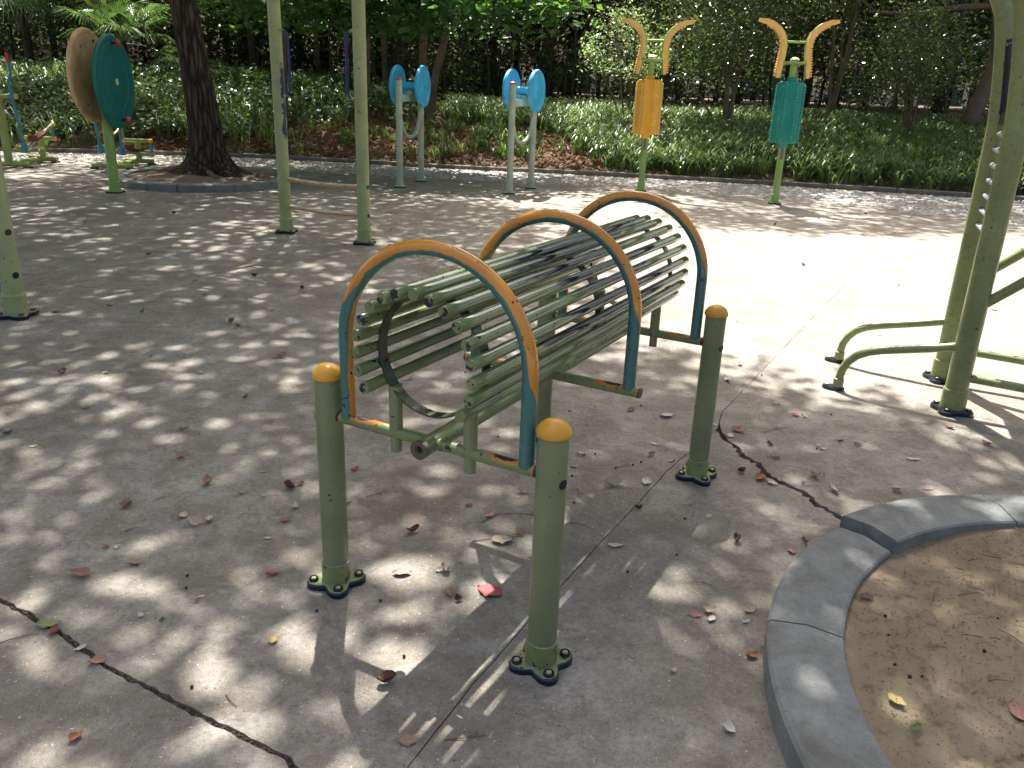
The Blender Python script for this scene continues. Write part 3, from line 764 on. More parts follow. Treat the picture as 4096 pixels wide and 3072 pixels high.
# ------------------------------------------------------------------ massage roller posts (two)
def roller(loc, label, dmat, rot, z0, z1, lean):
    o = empty('massage_roller_post', (*loc, 0), rot); tag(o, label, 'exercise equipment', 'knobbed massage rollers with curved arms')
    mb = MB(); mb.tube([(0, 0, .01), (0, 0, .9), (0, 0, 1.775)], .046, 24); pole = mb.build('pole', MAT['green'], o)
    mb = MB(); mb.lathe([(.047, .01), (.056, .013), (.055, .13), (.047, .137)], 24); mb.build('collar', MAT['green'], pole)
    base_plate(o, (0, 0), .052, .105, MAT['green'], MAT['green'], h=.022, bolt=MAT['green'])
    # drum of six lobes with knob rows
    mb = MB(); n = 72; prof = [(z0, .62), (z0+.003, .93), (z0+.02, 1.0), (z1-.05, 1.0), (z1-.018, .97), (z1, .80), (z1+.002, .3)]; vs = []
    zs = [z0, z0+.004]+list(np.linspace(z0+.02, z1-.05, 8))+[z1-.03, z1-.012, z1]
    sc_ = [.5, .97]+[1]*8+[.985, .93, .78]
    for z, s_ in zip(zs, sc_):
        for k in range(n):
            a = 2*PI*k/n; r = (.150+.028*math.cos(6*a))*s_ if s_ > .9 else .158*s_; vs.append((r*math.cos(a), r*math.sin(a), z))
    N = len(zs); fs = [(i*n+k, i*n+(k+1) % n, (i+1)*n+(k+1) % n, (i+1)*n+k) for i in range(N-1) for k in range(n)]
    fs += [tuple(range(n))[::-1], tuple((N-1)*n+k for k in range(n))]
    mb.add(vs, fs); dr = mb.build('drum', dmat, o, smooth=45)
    km = MB()
    for l in range(6):
        for s_ in (-1, 1):
            for z in np.arange(z0+.03, z1-.04, .034):
                a = l*PI/3+s_*.135; zz = z+(.017 if s_ > 0 else 0); r = .168+.004
                km.lathe([(.0168, -.006), (.014, .011), (.008, .019), (.0001, .0215)], 7, (r*math.cos(a), r*math.sin(a), zz), axis=(math.cos(a), math.sin(a), 0))
    kn = km.build('knobs', MAT['orange_knob_glint' if dmat is MAT['orange_pl'] else 'teal_knob_glint'], dr, smooth=60); kn['kind'] = 'stuff'
    mb = MB(); mb.lathe([(.062, z1-.002), (.062, z1+.05), (.05, z1+.055)], 24); mb.build('bearing_collar', dmat, o)
    mb = MB(); mb.lathe([(.05, z0-.05), (.062, z0-.045), (.066, z0+.002)], 24); mb.build('bearing_collar', dmat, o)
    # stickers on the pole
    mb = MB(); vs = []
    for i, a in enumerate(np.linspace(-2.0, -1.1, 8)):
        for z in (.585, .62, .73, .76): vs.append((.0468*math.cos(a), .0468*math.sin(a), z))
    fs = []; 
    for i in range(7):
        for j in range(3): fs.append((i*4+j, (i+1)*4+j, (i+1)*4+j+1, i*4+j+1))
    mb.add(vs, fs); mb.mi = [1 if (q % 3) != 1 else 0 for q in range(len(fs))]; mb.build('sticker', [MAT['sticker'], MAT['sticker_red']], pole)
    # top plate with dome
    zt = 1.775
    mb = MB(); mb.lathe([(.03, zt-.012), (.10, zt-.01), (.155, zt+.002), (.155, zt+.02), (.12, zt+.024), (.0001, zt+.026)], 30, (0, 0, 0)); mb.build('top_plate', MAT['green'], o)
    mb = MB(); mb.lathe([(.02, zt+.02), (.02, zt+.035), (.055, zt+.04), (.06, zt+.052), (.045, zt+.068), (.02, zt+.078), (.0001, zt+.08)], 22); mb.build('dome_cap', MAT['white_cap'], o, smooth=60)
    L_ = [(-.185, 1.60), (-.180, 1.70), (-.168, 1.80), (-.155, 1.90), (-.150, 1.98), (-.162, 2.06), (-.195, 2.135), (-.245, 2.195), (-.31, 2.24), (-.39, 2.27), (-.49, 2.285)]
    for s_ in (-1, 1):
        path = [((x*s_*-1 if s_ > 0 else x)+lean*(z-1.6), z) for x, z in L_]
        if s_ < 0: path = [(x+lean*(z-1.6), z) for x, z in L_]
        mb = MB(); ins = s_*-.030
        mb.tube([(x+ins, 0, z-(.0 if z < 2.0 else .0)) for x, z in path], .017, 12); arm = mb.build('arm_bar', MAT['green'], o, smooth=60)
        # pad: rounded rectangular section swept along the arm
        mb = MB(); N = len(path); sec = [(-.030, -.05), (.016, -.055), (.034, -.04), (.038, 0), (.034, .04), (.016, .055), (-.030, .05)]; vs = []
        P3 = [V((x, 0, z)) for x, z in path]
        for i in range(N):
            t = (P3[min(i+1, N-1)]-P3[max(i-1, 0)]).normalized(); nn = V((t.z, 0, -t.x))*(1 if s_ > 0 else -1)
            e = .62 if i in (0, N-1) else 1
            for u, v_ in sec: vs.append(P3[i]+nn*(u*e)+V((0, v_*e, 0)))
        k = len(sec); fs = [(i*k+j, i*k+(j+1) % k, (i+1)*k+(j+1) % k, (i+1)*k+j) for i in range(N-1) for j in range(k)]
        fs += [tuple(range(k))[::-1], tuple((N-1)*k+j for j in range(k))]
        mb.add(vs, fs); pad = mb.build('massage_pad', MAT['peach'], o, smooth=50)
        km = MB()
        L = 0; seg = [0]
        for i in range(1, N): L += (P3[i]-P3[i-1]).length; seg.append(L)
        for q in range(24):
            d_ = .03+q*.0315
            if d_ > L-.08: break
            i = max(j for j in range(N) if seg[j] <= d_); i = min(i, N-2); f_ = (d_-seg[i])/(seg[i+1]-seg[i]); p = P3[i].lerp(P3[i+1], f_)
            t = (P3[i+1]-P3[i]).normalized(); nn = V((t.z, 0, -t.x))*(1 if s_ > 0 else -1)
            for yy in (-.03, 0, .03): km.lathe([(.0135, -.003), (.0105, .014), (.0001, .022)], 6, p+nn*.035+V((0, yy, 0)), axis=nn)
        kn = km.build('pad_knobs', MAT['peach'], pad, smooth=60); kn['kind'] = 'stuff'
    mb = MB(); mb.tube([(-.14+lean*.4, 0, 2.035), (.14+lean*.4, 0, 2.035)], .014, 12); mb.build('tie_bar', MAT['green'], o)
    return o
gyl = (1.86, 12.12); 
roller((1.765, 12.27), 'orange knobbed massage roller post with curved peach arms, left of the teal one', MAT['orange_pl'], -.10, .79, 1.53, .05)
roller((3.47, 11.41), 'teal knobbed massage roller post with curved peach arms, right of the orange one', MAT['teal_pl'], -.16, .79, 1.56, -.02)

# ------------------------------------------------------------------ leaning frame on the right
FA = V((2.122, 3.717, 0)); FB = V((2.296, 4.183, 0))
fr = empty('stretch_ladder_frame', FA); tag(fr, 'olive steel stretching frame with curved front legs and short rungs, on the right', 'exercise equipment')
fe = V((.88, -.475, 0)).normalized()
for which, base in ((0, FA), (1, FB)):
    b = base-FA
    def P(s, z): return b+fe*s+V((0, 0, z))
    k = 0.0
    pts = [(0, .012), (0, .3), (0, .7), (0, 1.0), (0, 1.22), (-.002, 1.30), (-.012, 1.40), (-.03, 1.55), (-.055, 1.70), (-.08, 1.80), (-.13, 1.90), (-.22, 1.99), (-.33, 2.04)]
    mb = MB()
    def wr(p, d, t, which=which):
        return (.62*min(1, (1.80-p.z)/.18, (p.z-1.33)/.02) if which == 1 and 1.33 < p.z < 1.80 and d.dot(V((.62, -.78, 0))) > .35 else 0) + .18
    mb.tube([P(s, z) for s, z in pts], [.0505]*6+[.0495, .048, .046, .045, .044, .042, .04], 26, wear=wr)
    up = mb.build('upright', MAT['rod'], fr, smooth=50)
    mb = MB(); mb.lathe([(.052, .012), (.0575, .014), (.0565, .115), (.052, .12)], 26, P(0, 0)); mb.build('collar', MAT['rod'], up)
    base_plate(fr, (P(0, 0).x, P(0, 0).y), .054, .098, MAT['navy'], MAT['bolt'], h=.022, capr=.014)
    # front leg
    lp = [(-.525, .02), (-.525, .06), (-.518, .11), (-.498, .155), (-.462, .195), (-.415, .222), (-.355, .242), (-.27, .262), (-.15, .290), (-.03, .322)]
    mb = MB(); mb.tube([P(s, z) for s, z in lp], .0205, 18, wear=lambda p, d, t: .50*max(0, d.z)+.12*(1 if .2 < p.z < .26 else 0))
    leg = mb.build('front_leg', MAT['rod'], fr, smooth=60)
    mb = MB(); mb.lathe([(.0205, .018), (.026, .02), (.0255, .062), (.0205, .064)], 18, P(-.525, 0)); mb.build('collar', MAT['rod'], leg)
    mb = MB(); c = P(-.545, 0); ol = []
    for q in range(24):
        a = 2*PI*q/24; ol.append((c.x+fe.x*.055*math.cos(a)-fe.y*.030*math.sin(a), c.y+fe.y*.055*math.cos(a)+fe.x*.030*math.sin(a)))
    mb.prism(ol, 0, .018, bev=.004); fp = mb.build('foot_plate', MAT['navy'], leg)
    mb = MB(); mb.lathe([(.011, .017), (.011, .024), (.006, .026), (.0001, .026)], 12, P(-.578, 0)); mb.build('bolt', MAT['bolt'], leg)
    # braces to the rear post
    mb = MB(); mb.tube([P(.03, .535), P(.90, 1.33)], .0235, 18, wear=lambda p, d, t: .55*max(0, d.z)+.1); mb.build('brace', MAT['rod'], fr)
    mb = MB(); mb.tube([P(.03, .178), P(.90, .165)], .0205, 18, wear=lambda p, d, t: .45*max(0, d.z)+.15*math.sin(p.x*9)); mb.build('lower_rail', MAT['rod'], fr)
    mb = MB(); mb.tube([P(.90, .012), P(.90, 1.4)], .045, 20); mb.build('rear_post', MAT['rod'], fr)
    base_plate(fr, (P(.9, 0).x, P(.9, 0).y), .05, .095, MAT['navy'], MAT['bolt'], h=.022)
wv = FB-FA; wn_ = wv.normalized()
for k in range(7):
    z = .835+.0722*k; mb = MB(); 
    mb.tube([wn_*.045+V((0, 0, z)), wv-wn_*.040+V((0, 0, z))], .0145, 14, wear=lambda p, d, t: .5*max(0, d.z)+(.3 if t > .88 else 0)); mb.build('rung', MAT['steel'], fr)
mb = MB(); mb.box((wv/2)+V((0, 0, 1.338)), (wv.length/2-.04, .012, .03), Matrix.Rotation(math.atan2(wv.y, wv.x), 3, 'Z')); mb.build('top_plate', MAT['navy'], fr)
mb = MB(); mb.tube([FA*0+fe*.9+V((0, 0, 1.33)), wv+fe*.9+V((0, 0, 1.33))], .022, 14); mb.build('rear_tie', MAT['rod'], fr)

# ------------------------------------------------------------------ elliptical striders (far left)
def elliptical(loc, rot, label, hi):
    o = empty('elliptical_strider', (*loc, 0), rot); tag(o, label, 'exercise equipment', 'elliptical striders')
    G = MAT['ell']; Bm = MAT['ellblue']
    mb = MB(); mb.tube([(0, 0, .05), (0, .0, 1.0)], .055, 18); mb.build('post', G, o)
    mb = MB(); mb.tube([(0, 0, .055), (0, 0.86, .055)], .042, 14); mb.build('floor_beam', G, o)
    for y, w in ((0, .30), (.86, .22)):
        mb = MB(); mb.tube([(-w, y, .055), (w, y, .055)], .036, 14); cb = mb.build('cross_foot', G, o)
        for s_ in (-1, 1):
            m2 = MB(); m2.box((s_*(w-.03), y, .014), (.04, .06, .013)); m2.build('foot', MAT['rust'], cb)
    mb = MB(); mb.tube([(0, .86, .05), (0, .86, .36)], .045, 16); mb.build('rear_post', G, o)
    mb = MB(); mb.tube([(-.2, .86, .36), (.2, .86, .36)], .03, 14); ra = mb.build('crank_axle', G, o)
    mb = MB(); mb.tube([(-.25, 0, .985), (.25, 0, .985)], .03, 14); ax = mb.build('axle', G, o)
    for s_ in (-1, 1):
        m2 = MB(); m2.tube([(s_*.25, 0, .985), (s_*.275, 0, .985)], .034, 14); m2.build('end_cap', MAT['orange_pl'], ax)
        m2 = MB(); m2.tube([(s_*.2, .86, .36), (s_*.24, .86, .36)], .034, 14); m2.build('end_cap', MAT['orange_pl'], ra)
        up = (s_ > 0) == hi; dy = .10 if up else -.06
        x = s_*.20
        mb = MB(); mb.tube([(x, dy, .30), (x, 0, .985), (x, -.03, 1.18), (x+s_*0, .02, 1.24), (x, .05, 1.30), (x, .04, 1.44)], .0185, 12)
        rod = mb.build('handle_rod', Bm, o, smooth=60)
        mb = MB(); mb.tube([(x, .04, 1.43), (x, .035, 1.56)], .024, 12); mb.build('grip', MAT['red'], rod)
        mb = MB(); mb.tube([(x-.04, 0, .985), (x+.04, 0, .985)], .042, 14); mb.build('sleeve', Bm, rod)
        mb = MB(); mb.tube([(x, dy-.0, .22), (x, dy, .335)], .045, 12); mb.build('pivot_block', Bm, rod)
        ze = .56 if up else .15
        mb = MB(); mb.tube([(x, dy+.03, .27), (x+s_*.02, .84, ze)], .027, 12); pb = mb.build('pedal_beam', G, o)
        mb = MB(); mb.tube([(x+s_*.02, .84, ze), (x+s_*.02+.0, .88, ze+.01)], .032, 12); mb.build('end_cap', MAT['orange_pl'], pb)
        mb = MB(); f_ = .38; sl = (ze-.27)/.81
        mb.box((x+s_*.03, dy+.03+.81*f_, .27+(ze-.27)*f_+.045), (.065, .16, .014), Matrix.Rotation(math.atan(sl), 3, 'X')); 
        mb.box((x+s_*.03, dy+.03+.81*f_-.15, .27+(ze-.27)*f_+.045+.03-.15*sl), (.065, .012, .035)); mb.build('footplate', MAT['brown_pl'], pb)
        mb = MB(); mb.tube([(s_*.215, .86, .36), (s_*.215, .85, ze)], .022, 10); mb.build('crank_arm', Bm if s_ > 0 else G, o)
        mb = MB(); mb.tube([(s_*.06, .70, .20), (s_*.10, .62, .17), (s_*.19, .55, .24)], .022, 10); mb.build('link_bar', G, o, smooth=60)
    return o
elliptical((-7.42, 12.25), -.03, 'olive elliptical strider with blue rod and red grip, at the left edge', True)
elliptical((-6.03, 12.48), -.03, 'lime elliptical strider half hidden behind the disc spinner', False)

# ------------------------------------------------------------------ leaves and plants
def norm(a): return a/np.maximum(np.linalg.norm(a, axis=-1, keepdims=True), 1e-9)
def leafcloud(c, size, r, up=.8, aspect=.55, fold=.18, droop=0.0, sj=.35):
    """diamond leaves (two triangles folded along the midrib) centred on the points c"""
    n = len(c); nrm = r.normal(0, 1, (n, 3)); nrm[:, 2] = np.abs(nrm[:, 2])+up; nrm = norm(nrm)
    d = r.normal(0, 1, (n, 3)); d[:, 2] -= droop; d = d-nrm*(d*nrm).sum(1, keepdims=True); d = norm(d)
    w = np.cross(nrm, d); s = size*(1+r.uniform(-sj, sj, (n, 1)))
    base = c-d*s*.5; tip = c+d*s*.5; lft = c+w*s*aspect*.5+nrm*s*fold*.5-d*s*.08; rgt = c-w*s*aspect*.5+nrm*s*fold*.5-d*s*.08
    v = np.stack([base, rgt, tip, lft], 1).reshape(-1, 3)
    b = np.arange(n)[:, None, None]*4
    t = (np.array([[0, 1, 2], [0, 2, 3]])[None]+b).reshape(-1, 3)
    return v, t
def cluster_pts(cent, per, sig, r):
    n = len(cent)*per
    return np.repeat(cent, per, 0)+r.normal(0, 1, (n, 3))*sig
def limb(mb, a, b, r0_, r1_, rr, n=6, wob=.08, seg=6):
    a = V(a); b = V(b); L = (b-a).length; pts = []; rs = []
    for i in range(seg+1):
        t = i/seg; p = a.lerp(b, t)
        if 0 < i < seg: p += V((rr.gauss(0, 1), rr.gauss(0, 1), rr.gauss(0, .6)))*L*wob*.5
        p.z -= 0; pts.append(p); rs.append(r0_+(r1_-r0_)*t)
    mb.tube(pts, rs, n); return pts
def crown_shell(c, rad, n, r, inner=.45, holes=0):
    d = norm(r.normal(0, 1, (n, 3))); q = r.uniform(inner, 1, (n, 1))**.6
    return np.array(c)+d*q*np.array(rad)
def tree(name, label, cat, base, stems, crown_c, crown_r, nclump, per, sig, size, lm, bark, group=None, inner=.4, nlimb=10, up=.8, seed=0, aspect=.55, droop=0.0, limb_r=.02):
    r = np.random.default_rng(100+seed); rr = random.Random(seed)
    o = empty(name, base); tag(o, label, cat, group)
    mb = MB(); tops = []
    for st_ in stems:
        pts = [V((x, y, z)) for x, y, z, _ in st_]; rs = [q[3] for q in st_]
        P = []; R_ = []
        for i in range(len(pts)-1):      # resample smooth
            for k in range(4):
                t = k/4; p0_, p1, p2, p3 = pts[max(i-1, 0)], pts[i], pts[i+1], pts[min(i+2, len(pts)-1)]
                P.append(.5*((2*p1)+(-p0_+p2)*t+(2*p0_-5*p1+4*p2-p3)*t*t+(-p0_+3*p1-3*p2+p3)*t**3)); R_.append(rs[i]+(rs[i+1]-rs[i])*t)
        P.append(pts[-1]); R_.append(rs[-1])
        mb.tube(P, R_, 12, ref=(0, 1, 0)); tops += P[len(P)//2:]
    cl = crown_shell(crown_c, crown_r, nclump, r, inner)
    for k in range(min(nlimb, nclump)):
        q = cl[k*max(1, nclump//max(nlimb, 1)) % nclump]; s_ = min(tops, key=lambda p: (p-V(q)).length+rr.uniform(0, .5))
        limb(mb, s_, q, limb_r, limb_r*.25, rr)
    mb.build('trunk', bark, o, smooth=60)
    pts = cluster_pts(cl, per, sig, r); v, t = leafcloud(pts, size, r, up=up, aspect=aspect, droop=droop)
    np_mesh('crown', v, t, lm, o)
    return o
def T(x, y): return float(th(x, y))

# the big tree in the left planter, with roots
def big_tree():
    bx, by = -4.25, 11.56; o = empty('planter_tree', (bx, by, .08)); tag(o, 'big dark furrowed tree trunk with spreading roots in the left round planter', 'tree')
    n = 40; prof = [(0, .52, 0), (.05, .42, 0), (.12, .335, 0), (.22, .272, .0), (.38, .235, -.005), (.6, .215, -.012), (1.0, .195, -.04), (1.4, .183, -.08), (1.8, .175, -.12), (2.3, .168, -.17), (3.0, .16, -.24), (3.8, .14, -.2), (4.8, .11, -.1)]
    zz = [p[0] for p in prof]; Z_ = sorted(set(list(np.linspace(0, .5, 12))+list(np.linspace(.5, 4.8, 70))))
    vs = []
    for z in Z_:
        R_ = np.interp(z, zz, [p[1] for p in prof]); cx = np.interp(z, zz, [p[2] for p in prof])
        for k in range(n*2):
            a = 2*PI*k/(n*2); fl = math.exp(-z/.16)
            R2 = R_*(1+fl*(.30*math.cos(3*a+.6)+.16*math.cos(5*a+1.3)+.07*math.cos(9*a)))*(1+.03*math.cos(2*a+z)+.018*math.sin(13*a+z*2.0)+.012*math.sin(23*a+z*5))
            vs.append((cx+R2*math.cos(a), R2*math.sin(a), z))
    m = n*2; fs = [(i*m+k, i*m+(k+1) % m, (i+1)*m+(k+1) % m, (i+1)*m+k) for i in range(len(Z_)-1) for k in range(m)]
    mb = MB(); mb.add(vs, fs); rr = random.Random(5)
    for k in range(7):
        a = k*.9+.3; limb(mb, (-.15, 0, 3.2+.2*k), (3.2*math.cos(a), 3.2*math.sin(a), 5.2+rr.uniform(0, 1.6)), .07, .02, rr, 8)
    mb.build('trunk', MAT['bark'], o, smooth=60)
    mb = MB(); rr = random.Random(8)
    for a, L, r_ in ((3.35, .95, .085), (3.9, .62, .05), (4.5, .62, .045), (5.1, .68, .05), (5.6, .72, .05), (6.1, .82, .06), (2.7, .7, .06), (.6, .6, .05), (1.6, .6, .05)):
        pts = []; rs = []
        for i in range(9):
            t = i/8; aa = a+.25*math.sin(t*3+a); pts.append((math.cos(aa)*(.2+L*t*.78), math.sin(aa)*(.2+L*t*.78), .07*(1-t)**1.3+.012-.03*t+.012*math.sin(t*9+a))); rs.append(r_*(1-t*.72))
        mb.tube(pts, rs, 10)
    rt = mb.build('root', MAT['sand'] if False else stone('root_bark', (.13, .10, .07, 1), (.22, .175, .125, 1), .5), o, smooth=60)
    return o
bigtree = big_tree()

# canopies overhead: leaves placed so that the open patch of yard stays in the sun
SUNPOLY = np.array([(-.25, 11.1), (.76, 10.7), (.315, 9.4), (.617, 7.1), (.443, 5.61), (.15, 4.77), (.3, 4.2), (.95, 4.34), (1.05, 3.86), (1.6, 3.84), (2.02, 3.45), (2.6, 3.05), (5.5, 2.6), (9, 5), (9.5, 10), (5.9, 9.75), (3.79, 9.1), (1.88, 9.2), (2.13, 11.8), (.8, 12.2)])
def inpoly(P, poly):
    x, y = P[:, 0], P[:, 1]; ins = np.zeros(len(P), bool); n = len(poly)
    for i in range(n):
        x1, y1 = poly[i]; x2, y2 = poly[(i+1) % n]
        c = ((y1 > y) != (y2 > y)) & (x < (x2-x1)*(y-y1)/(y2-y1+1e-12)+x1); ins ^= c
    return ins
def canopy():
    r = np.random.default_rng(42)
    trees = {0: (V((1.86, 1.475, 0)), None), 1: (V((-7.2, 5.4, 0)), None), 2: (V((-4.25, 11.56, .08)), bigtree), 3: (V((7.6, 6.4, 0)), None), 4: (V((-13.5, 16.0, .4)), None), 5: (V((.6, 24.3, 1.0)), None)}
    area = (-13.5, 11.5, -1.5, 25.0); A = (area[1]-area[0])*(area[3]-area[2])
    ncl = int(A*108)
    P = np.stack([r.uniform(area[0], area[1], ncl), r.uniform(area[2], area[3], ncl)], -1)
    # patchiness of the foliage at about a metre
    f = np.zeros(ncl)
    for k in range(24):
        kx, ky = r.normal(0, 1, 2)*2.2; f += np.sin(kx*P[:, 0]+ky*P[:, 1]+r.uniform(0, 6.3))
    f /= math.sqrt(12)
    place = np.interp(P[:, 1], [3.2, 5.5, 8, 12], [.96, .94, .72, .60])
    keep = r.uniform(0, 1, ncl) < np.clip(.78+.22*f, .2, 1)*place
    P = P[keep]
    edge = P+r.normal(0, .10, P.shape)
    ins = inpoly(edge, SUNPOLY)
    keep = ~ins
    for cx_, cy_, rx_, ry_, pr_ in ((-9.0, 20.6, 5.5, 3.4, .85), (-1.5, 12.6, 2.6, 1.2, .45), (2.2, 17.2, 1.5, 1.3, .9), (4.1, 16.9, 1.3, 1.2, .55), (1.5, 14.9, 1.8, .9, .6), (6.8, 16.0, 1.6, 1.2, .5), (-.6, 13.4, 1.2, 1.4, .85), (-8.0, 13.8, 2.4, 1.3, .5), (-2.6, 15.6, 1.4, .8, .4), (1.9, 11.3, .9, .8, .9), (3.5, 10.5, .8, .8, .85), (-1.4, 11.2, .6, .7, .8), (.1, 10.9, .7, .8, .9), (-.05, 1.80, .34, .28, .97), (.26, 2.33, .24, .22, .92)):
        keep &= ~((((P[:, 0]-cx_)/rx_)**2+((P[:, 1]-cy_)/ry_)**2 < 1) & (r.uniform(0, 1, len(P)) < pr_))
    P = P[keep]; 
    z = r.uniform(6.2, 9.6, len(P))
    sx, sy = SD.x/SD.z, SD.y/SD.z
    C = np.stack([P[:, 0]+sx*z, P[:, 1]+sy*z, z], -1)
    heads = np.array([[1.2, 5.5], [-6.4, 7.4], [-4.4, 13.6], [8.4, 13.0], [-11.5, 17.0], [1.5, 23.0]])
    own = np.argmin(((C[:, None, :2]-heads[None])**2).sum(-1), 1)
    labels = {0: 'unseen shade tree added in the round planter with bare soil', 1: 'shade tree standing left of the overhead ladder', 3: 'shade tree standing right of the sunlit yard', 4: 'shade tree standing beyond the left elliptical strider', 5: 'tall shade tree rising from the dark thicket behind the blue wheels'}  # the tree in the bare planter is added, out of view, to cast shade
    for k, (b, ex) in trees.items():
        c = C[own == k]
        if ex is None:
            o = empty('shade_tree', b); tag(o, labels[k], 'tree', 'tall shade trees over the yard')
            if k == 0: b = b+V((0, 0, .0)); o.location.z = .05
            rr = random.Random(k); mb = MB(); hx, hy = heads[k]-np.array(b[:2])
            z0_ = 0.0
            pts = [V((.0, 0, 0)), V((.02, .01, .5)), V((.03, .02, 1.6)), V((hx*.15, hy*.15, 3.4)), V((hx*.35, hy*.35, 4.8)), V((hx*.7, hy*.7, 6.4)), V((hx, hy, 7.9))]
            mb.tube(pts, [.24, .19, .17, .15, .13, .10, .06], 16, ref=(0, 1, 0))
            idx = r.choice(len(c), 9, replace=False)
            for q in idx:
                tgt = V(c[q])-b; s_ = pts[rr.choice([3, 4, 4, 5, 5, 6])]; limb(mb, s_, tgt, .045, .01, rr, 6, .06)
            mb.build('trunk', MAT['bark'], o, smooth=60)
        else: o = ex
        pts = cluster_pts(c-np.array(o.location), 9, .19, r)
        v, t = leafcloud(pts, .135, r, up=1.6, aspect=.62)
        np_mesh('crown', v, t, LEAF['mid'], o)
canopy()

# two-stemmed broad-leaved tree whose branches hang into the top of the view
tree('broadleaf_tree', 'two-stemmed broad-leaved tree behind the blue wheels with branches hanging low', 'tree', (-1.95, 17.5, T(-1.95, 17.5)),
     [[(-.12, .3, -.1, .095), (-.10, .35, .6, .085), (-.10, .4, 1.3, .08), (-.06, .3, 2.0, .07), (-.1, 0, 3.0, .05), (-.6, -.8, 3.8, .03)],
      [(.10, 0, -.1, .095), (.14, 0, .5, .08), (.20, 0, .9, .075), (.36, 0, 1.5, .07), (.40, -.1, 2.0, .065), (.30, -.6, 2.8, .05), (.1, -1.6, 3.4, .03)]],
     (-.3, -3.5, 2.12), (3.3, 1.8, .55), 430, 24, .19, .155, LEAF['big'], MAT['bark_smooth'], inner=.1, nlimb=22, up=.9, seed=3, aspect=.62, droop=.5, limb_r=.03)

# left: slender trees above the ivy bank
def simple_stem(dx, dy, h, r, wob=.1, seed=0, r1=None):
    q = random.Random(seed); out = []
    for i in range(6):
        t = i/5; out.append((dx*t+q.uniform(-wob, wob)*t, dy*t+q.uniform(-wob, wob)*t, h*t-.1, r*(1-t*.35) if r1 is None else r+(r1-r)*t))
    return out
spec = [
 (-6.61, 21.5, 'slender tree with brown trunk seen just right of the big trunk', [simple_stem(-.05, 0, 4.2, .10, .08, 1)], (0, .4, 3.0), (1.9, 1.3, 2.0), 170, 30, .26, .105, 'light', 11),
 (-10.1, 21.8, 'thin dark tree leaning behind the green disc', [simple_stem(-.4, 0, 4.0, .06, .12, 2), simple_stem(.3, .1, 4.0, .055, .15, 3)], (-.2, .4, 2.7), (2.2, 1.3, 2.0), 190, 30, .26, .105, 'light', 12),
 (-5.4, 23.0, 'pale brown tree trunk in the dark gap between the ladder posts', [simple_stem(.1, 0, 4.2, .08, .1, 4)], (0, .6, 3.6), (1.8, 1.2, 1.6), 60, 28, .28, .12, 'mid', 13),
 (-4.57, 16.55, 'dark slim trunk directly behind the left ladder post', [simple_stem(.12, 0, 4.2, .075, .03, 5)], (0, .3, 4.0), (1.7, 1.5, .8), 50, 24, .25, .12, 'mid', 14),
 (-3.4, 21.6, 'slim brown tree just left of the first blue wheel machine', [simple_stem(-.05, 0, 4.2, .075, .06, 6)], (0, .6, 3.6), (1.8, 1.2, 1.5), 60, 28, .28, .12, 'dark', 15),
 (-3.2, 17.9, 'thin trunk standing in leaf litter right of the ladder', [simple_stem(.1, .1, 4.2, .045, .08, 7)], (0, .3, 4.2), (1.4, 1.2, .8), 40, 24, .25, .12, 'mid', 16),
]
for x, y, lab, stems, cc, cr_, nc, per, sg, sz, lm, sd in spec:
    tree('slender_tree', lab, 'tree', (x, y, T(x, y)-.02), stems, cc, cr_, nc, per, sg, sz, LEAF[lm], MAT['bark_smooth'] if lm != 'light' else MAT['bark_dark'], 'slender trees behind the bed', inner=.2, nlimb=9, seed=sd)

# curved tree on the right
tree('curved_tree', 'large curved smooth-barked tree forking high, behind the stretching frame', 'tree', (8.71, 16.93, T(8.71, 16.93)),
     [[(-.12, 0, -.15, .19), (-.02, 0, .2, .165), (.08, 0, .65, .15), (.20, 0, 1.15, .145), (.24, 0, 1.6, .14), (.16, 0, 2.05, .14), (.14, 0, 2.2, .13), (-.12, 0, 2.5, .10), (-.45, 0, 2.9, .08), (-.9, .2, 3.6, .05)],
      [(.14, 0, 2.05, .12), (.22, 0, 2.35, .10), (.34, .1, 2.8, .09), (.6, .3, 3.6, .06)],
      [(-.1, 0, 2.35, .06), (-.7, .1, 2.30, .05), (-1.4, .2, 2.18, .035), (-2.2, .3, 2.2, .02)]],
     (-.5, .8, 3.6), (3.0, 2.0, 1.3), 110, 28, .28, .11, LEAF['mid'], MAT['bark_smooth'], inner=.2, nlimb=14, seed=20)
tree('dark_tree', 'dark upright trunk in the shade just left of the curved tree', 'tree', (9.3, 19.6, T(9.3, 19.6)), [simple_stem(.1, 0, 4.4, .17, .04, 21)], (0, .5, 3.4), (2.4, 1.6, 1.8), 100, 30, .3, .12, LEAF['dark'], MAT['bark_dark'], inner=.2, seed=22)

# shrubs behind the grass bed
def shrub(label, x, y, stems, cc, cr_, nc, per, sg, sz, lm, sd, name='shrub', bark='bark_smooth', inner=.2, nl=16, up=.5):
    return tree(name, label, 'shrub', (x, y, T(x, y)-.02), stems, cc, cr_, nc, per, sg, sz, LEAF[lm], MAT[bark], 'shrubs behind the grass bed', inner=inner, nlimb=nl, seed=sd, up=up, limb_r=.014)
shrub('tall glossy evergreen shrub between the two massage rollers', 4.11, 17.6,
      [[(0, 0, -.1, .07), (.0, 0, .4, .06), (-.03, 0, .9, .05), (.0, 0, 1.6, .035), (0, 0, 2.8, .015)], [(.05, 0, -.1, .06), (.10, 0, .5, .05), (.16, 0, 1.0, .04), (.3, 0, 2.0, .02)], [(-.04, 0, -.1, .03), (-.4, 0, .45, .025), (-.75, 0, .9, .015)]],
      (-.1, .1, 2.15), (1.35, .95, 1.45), 330, 22, .16, .075, 'shrub', 31)
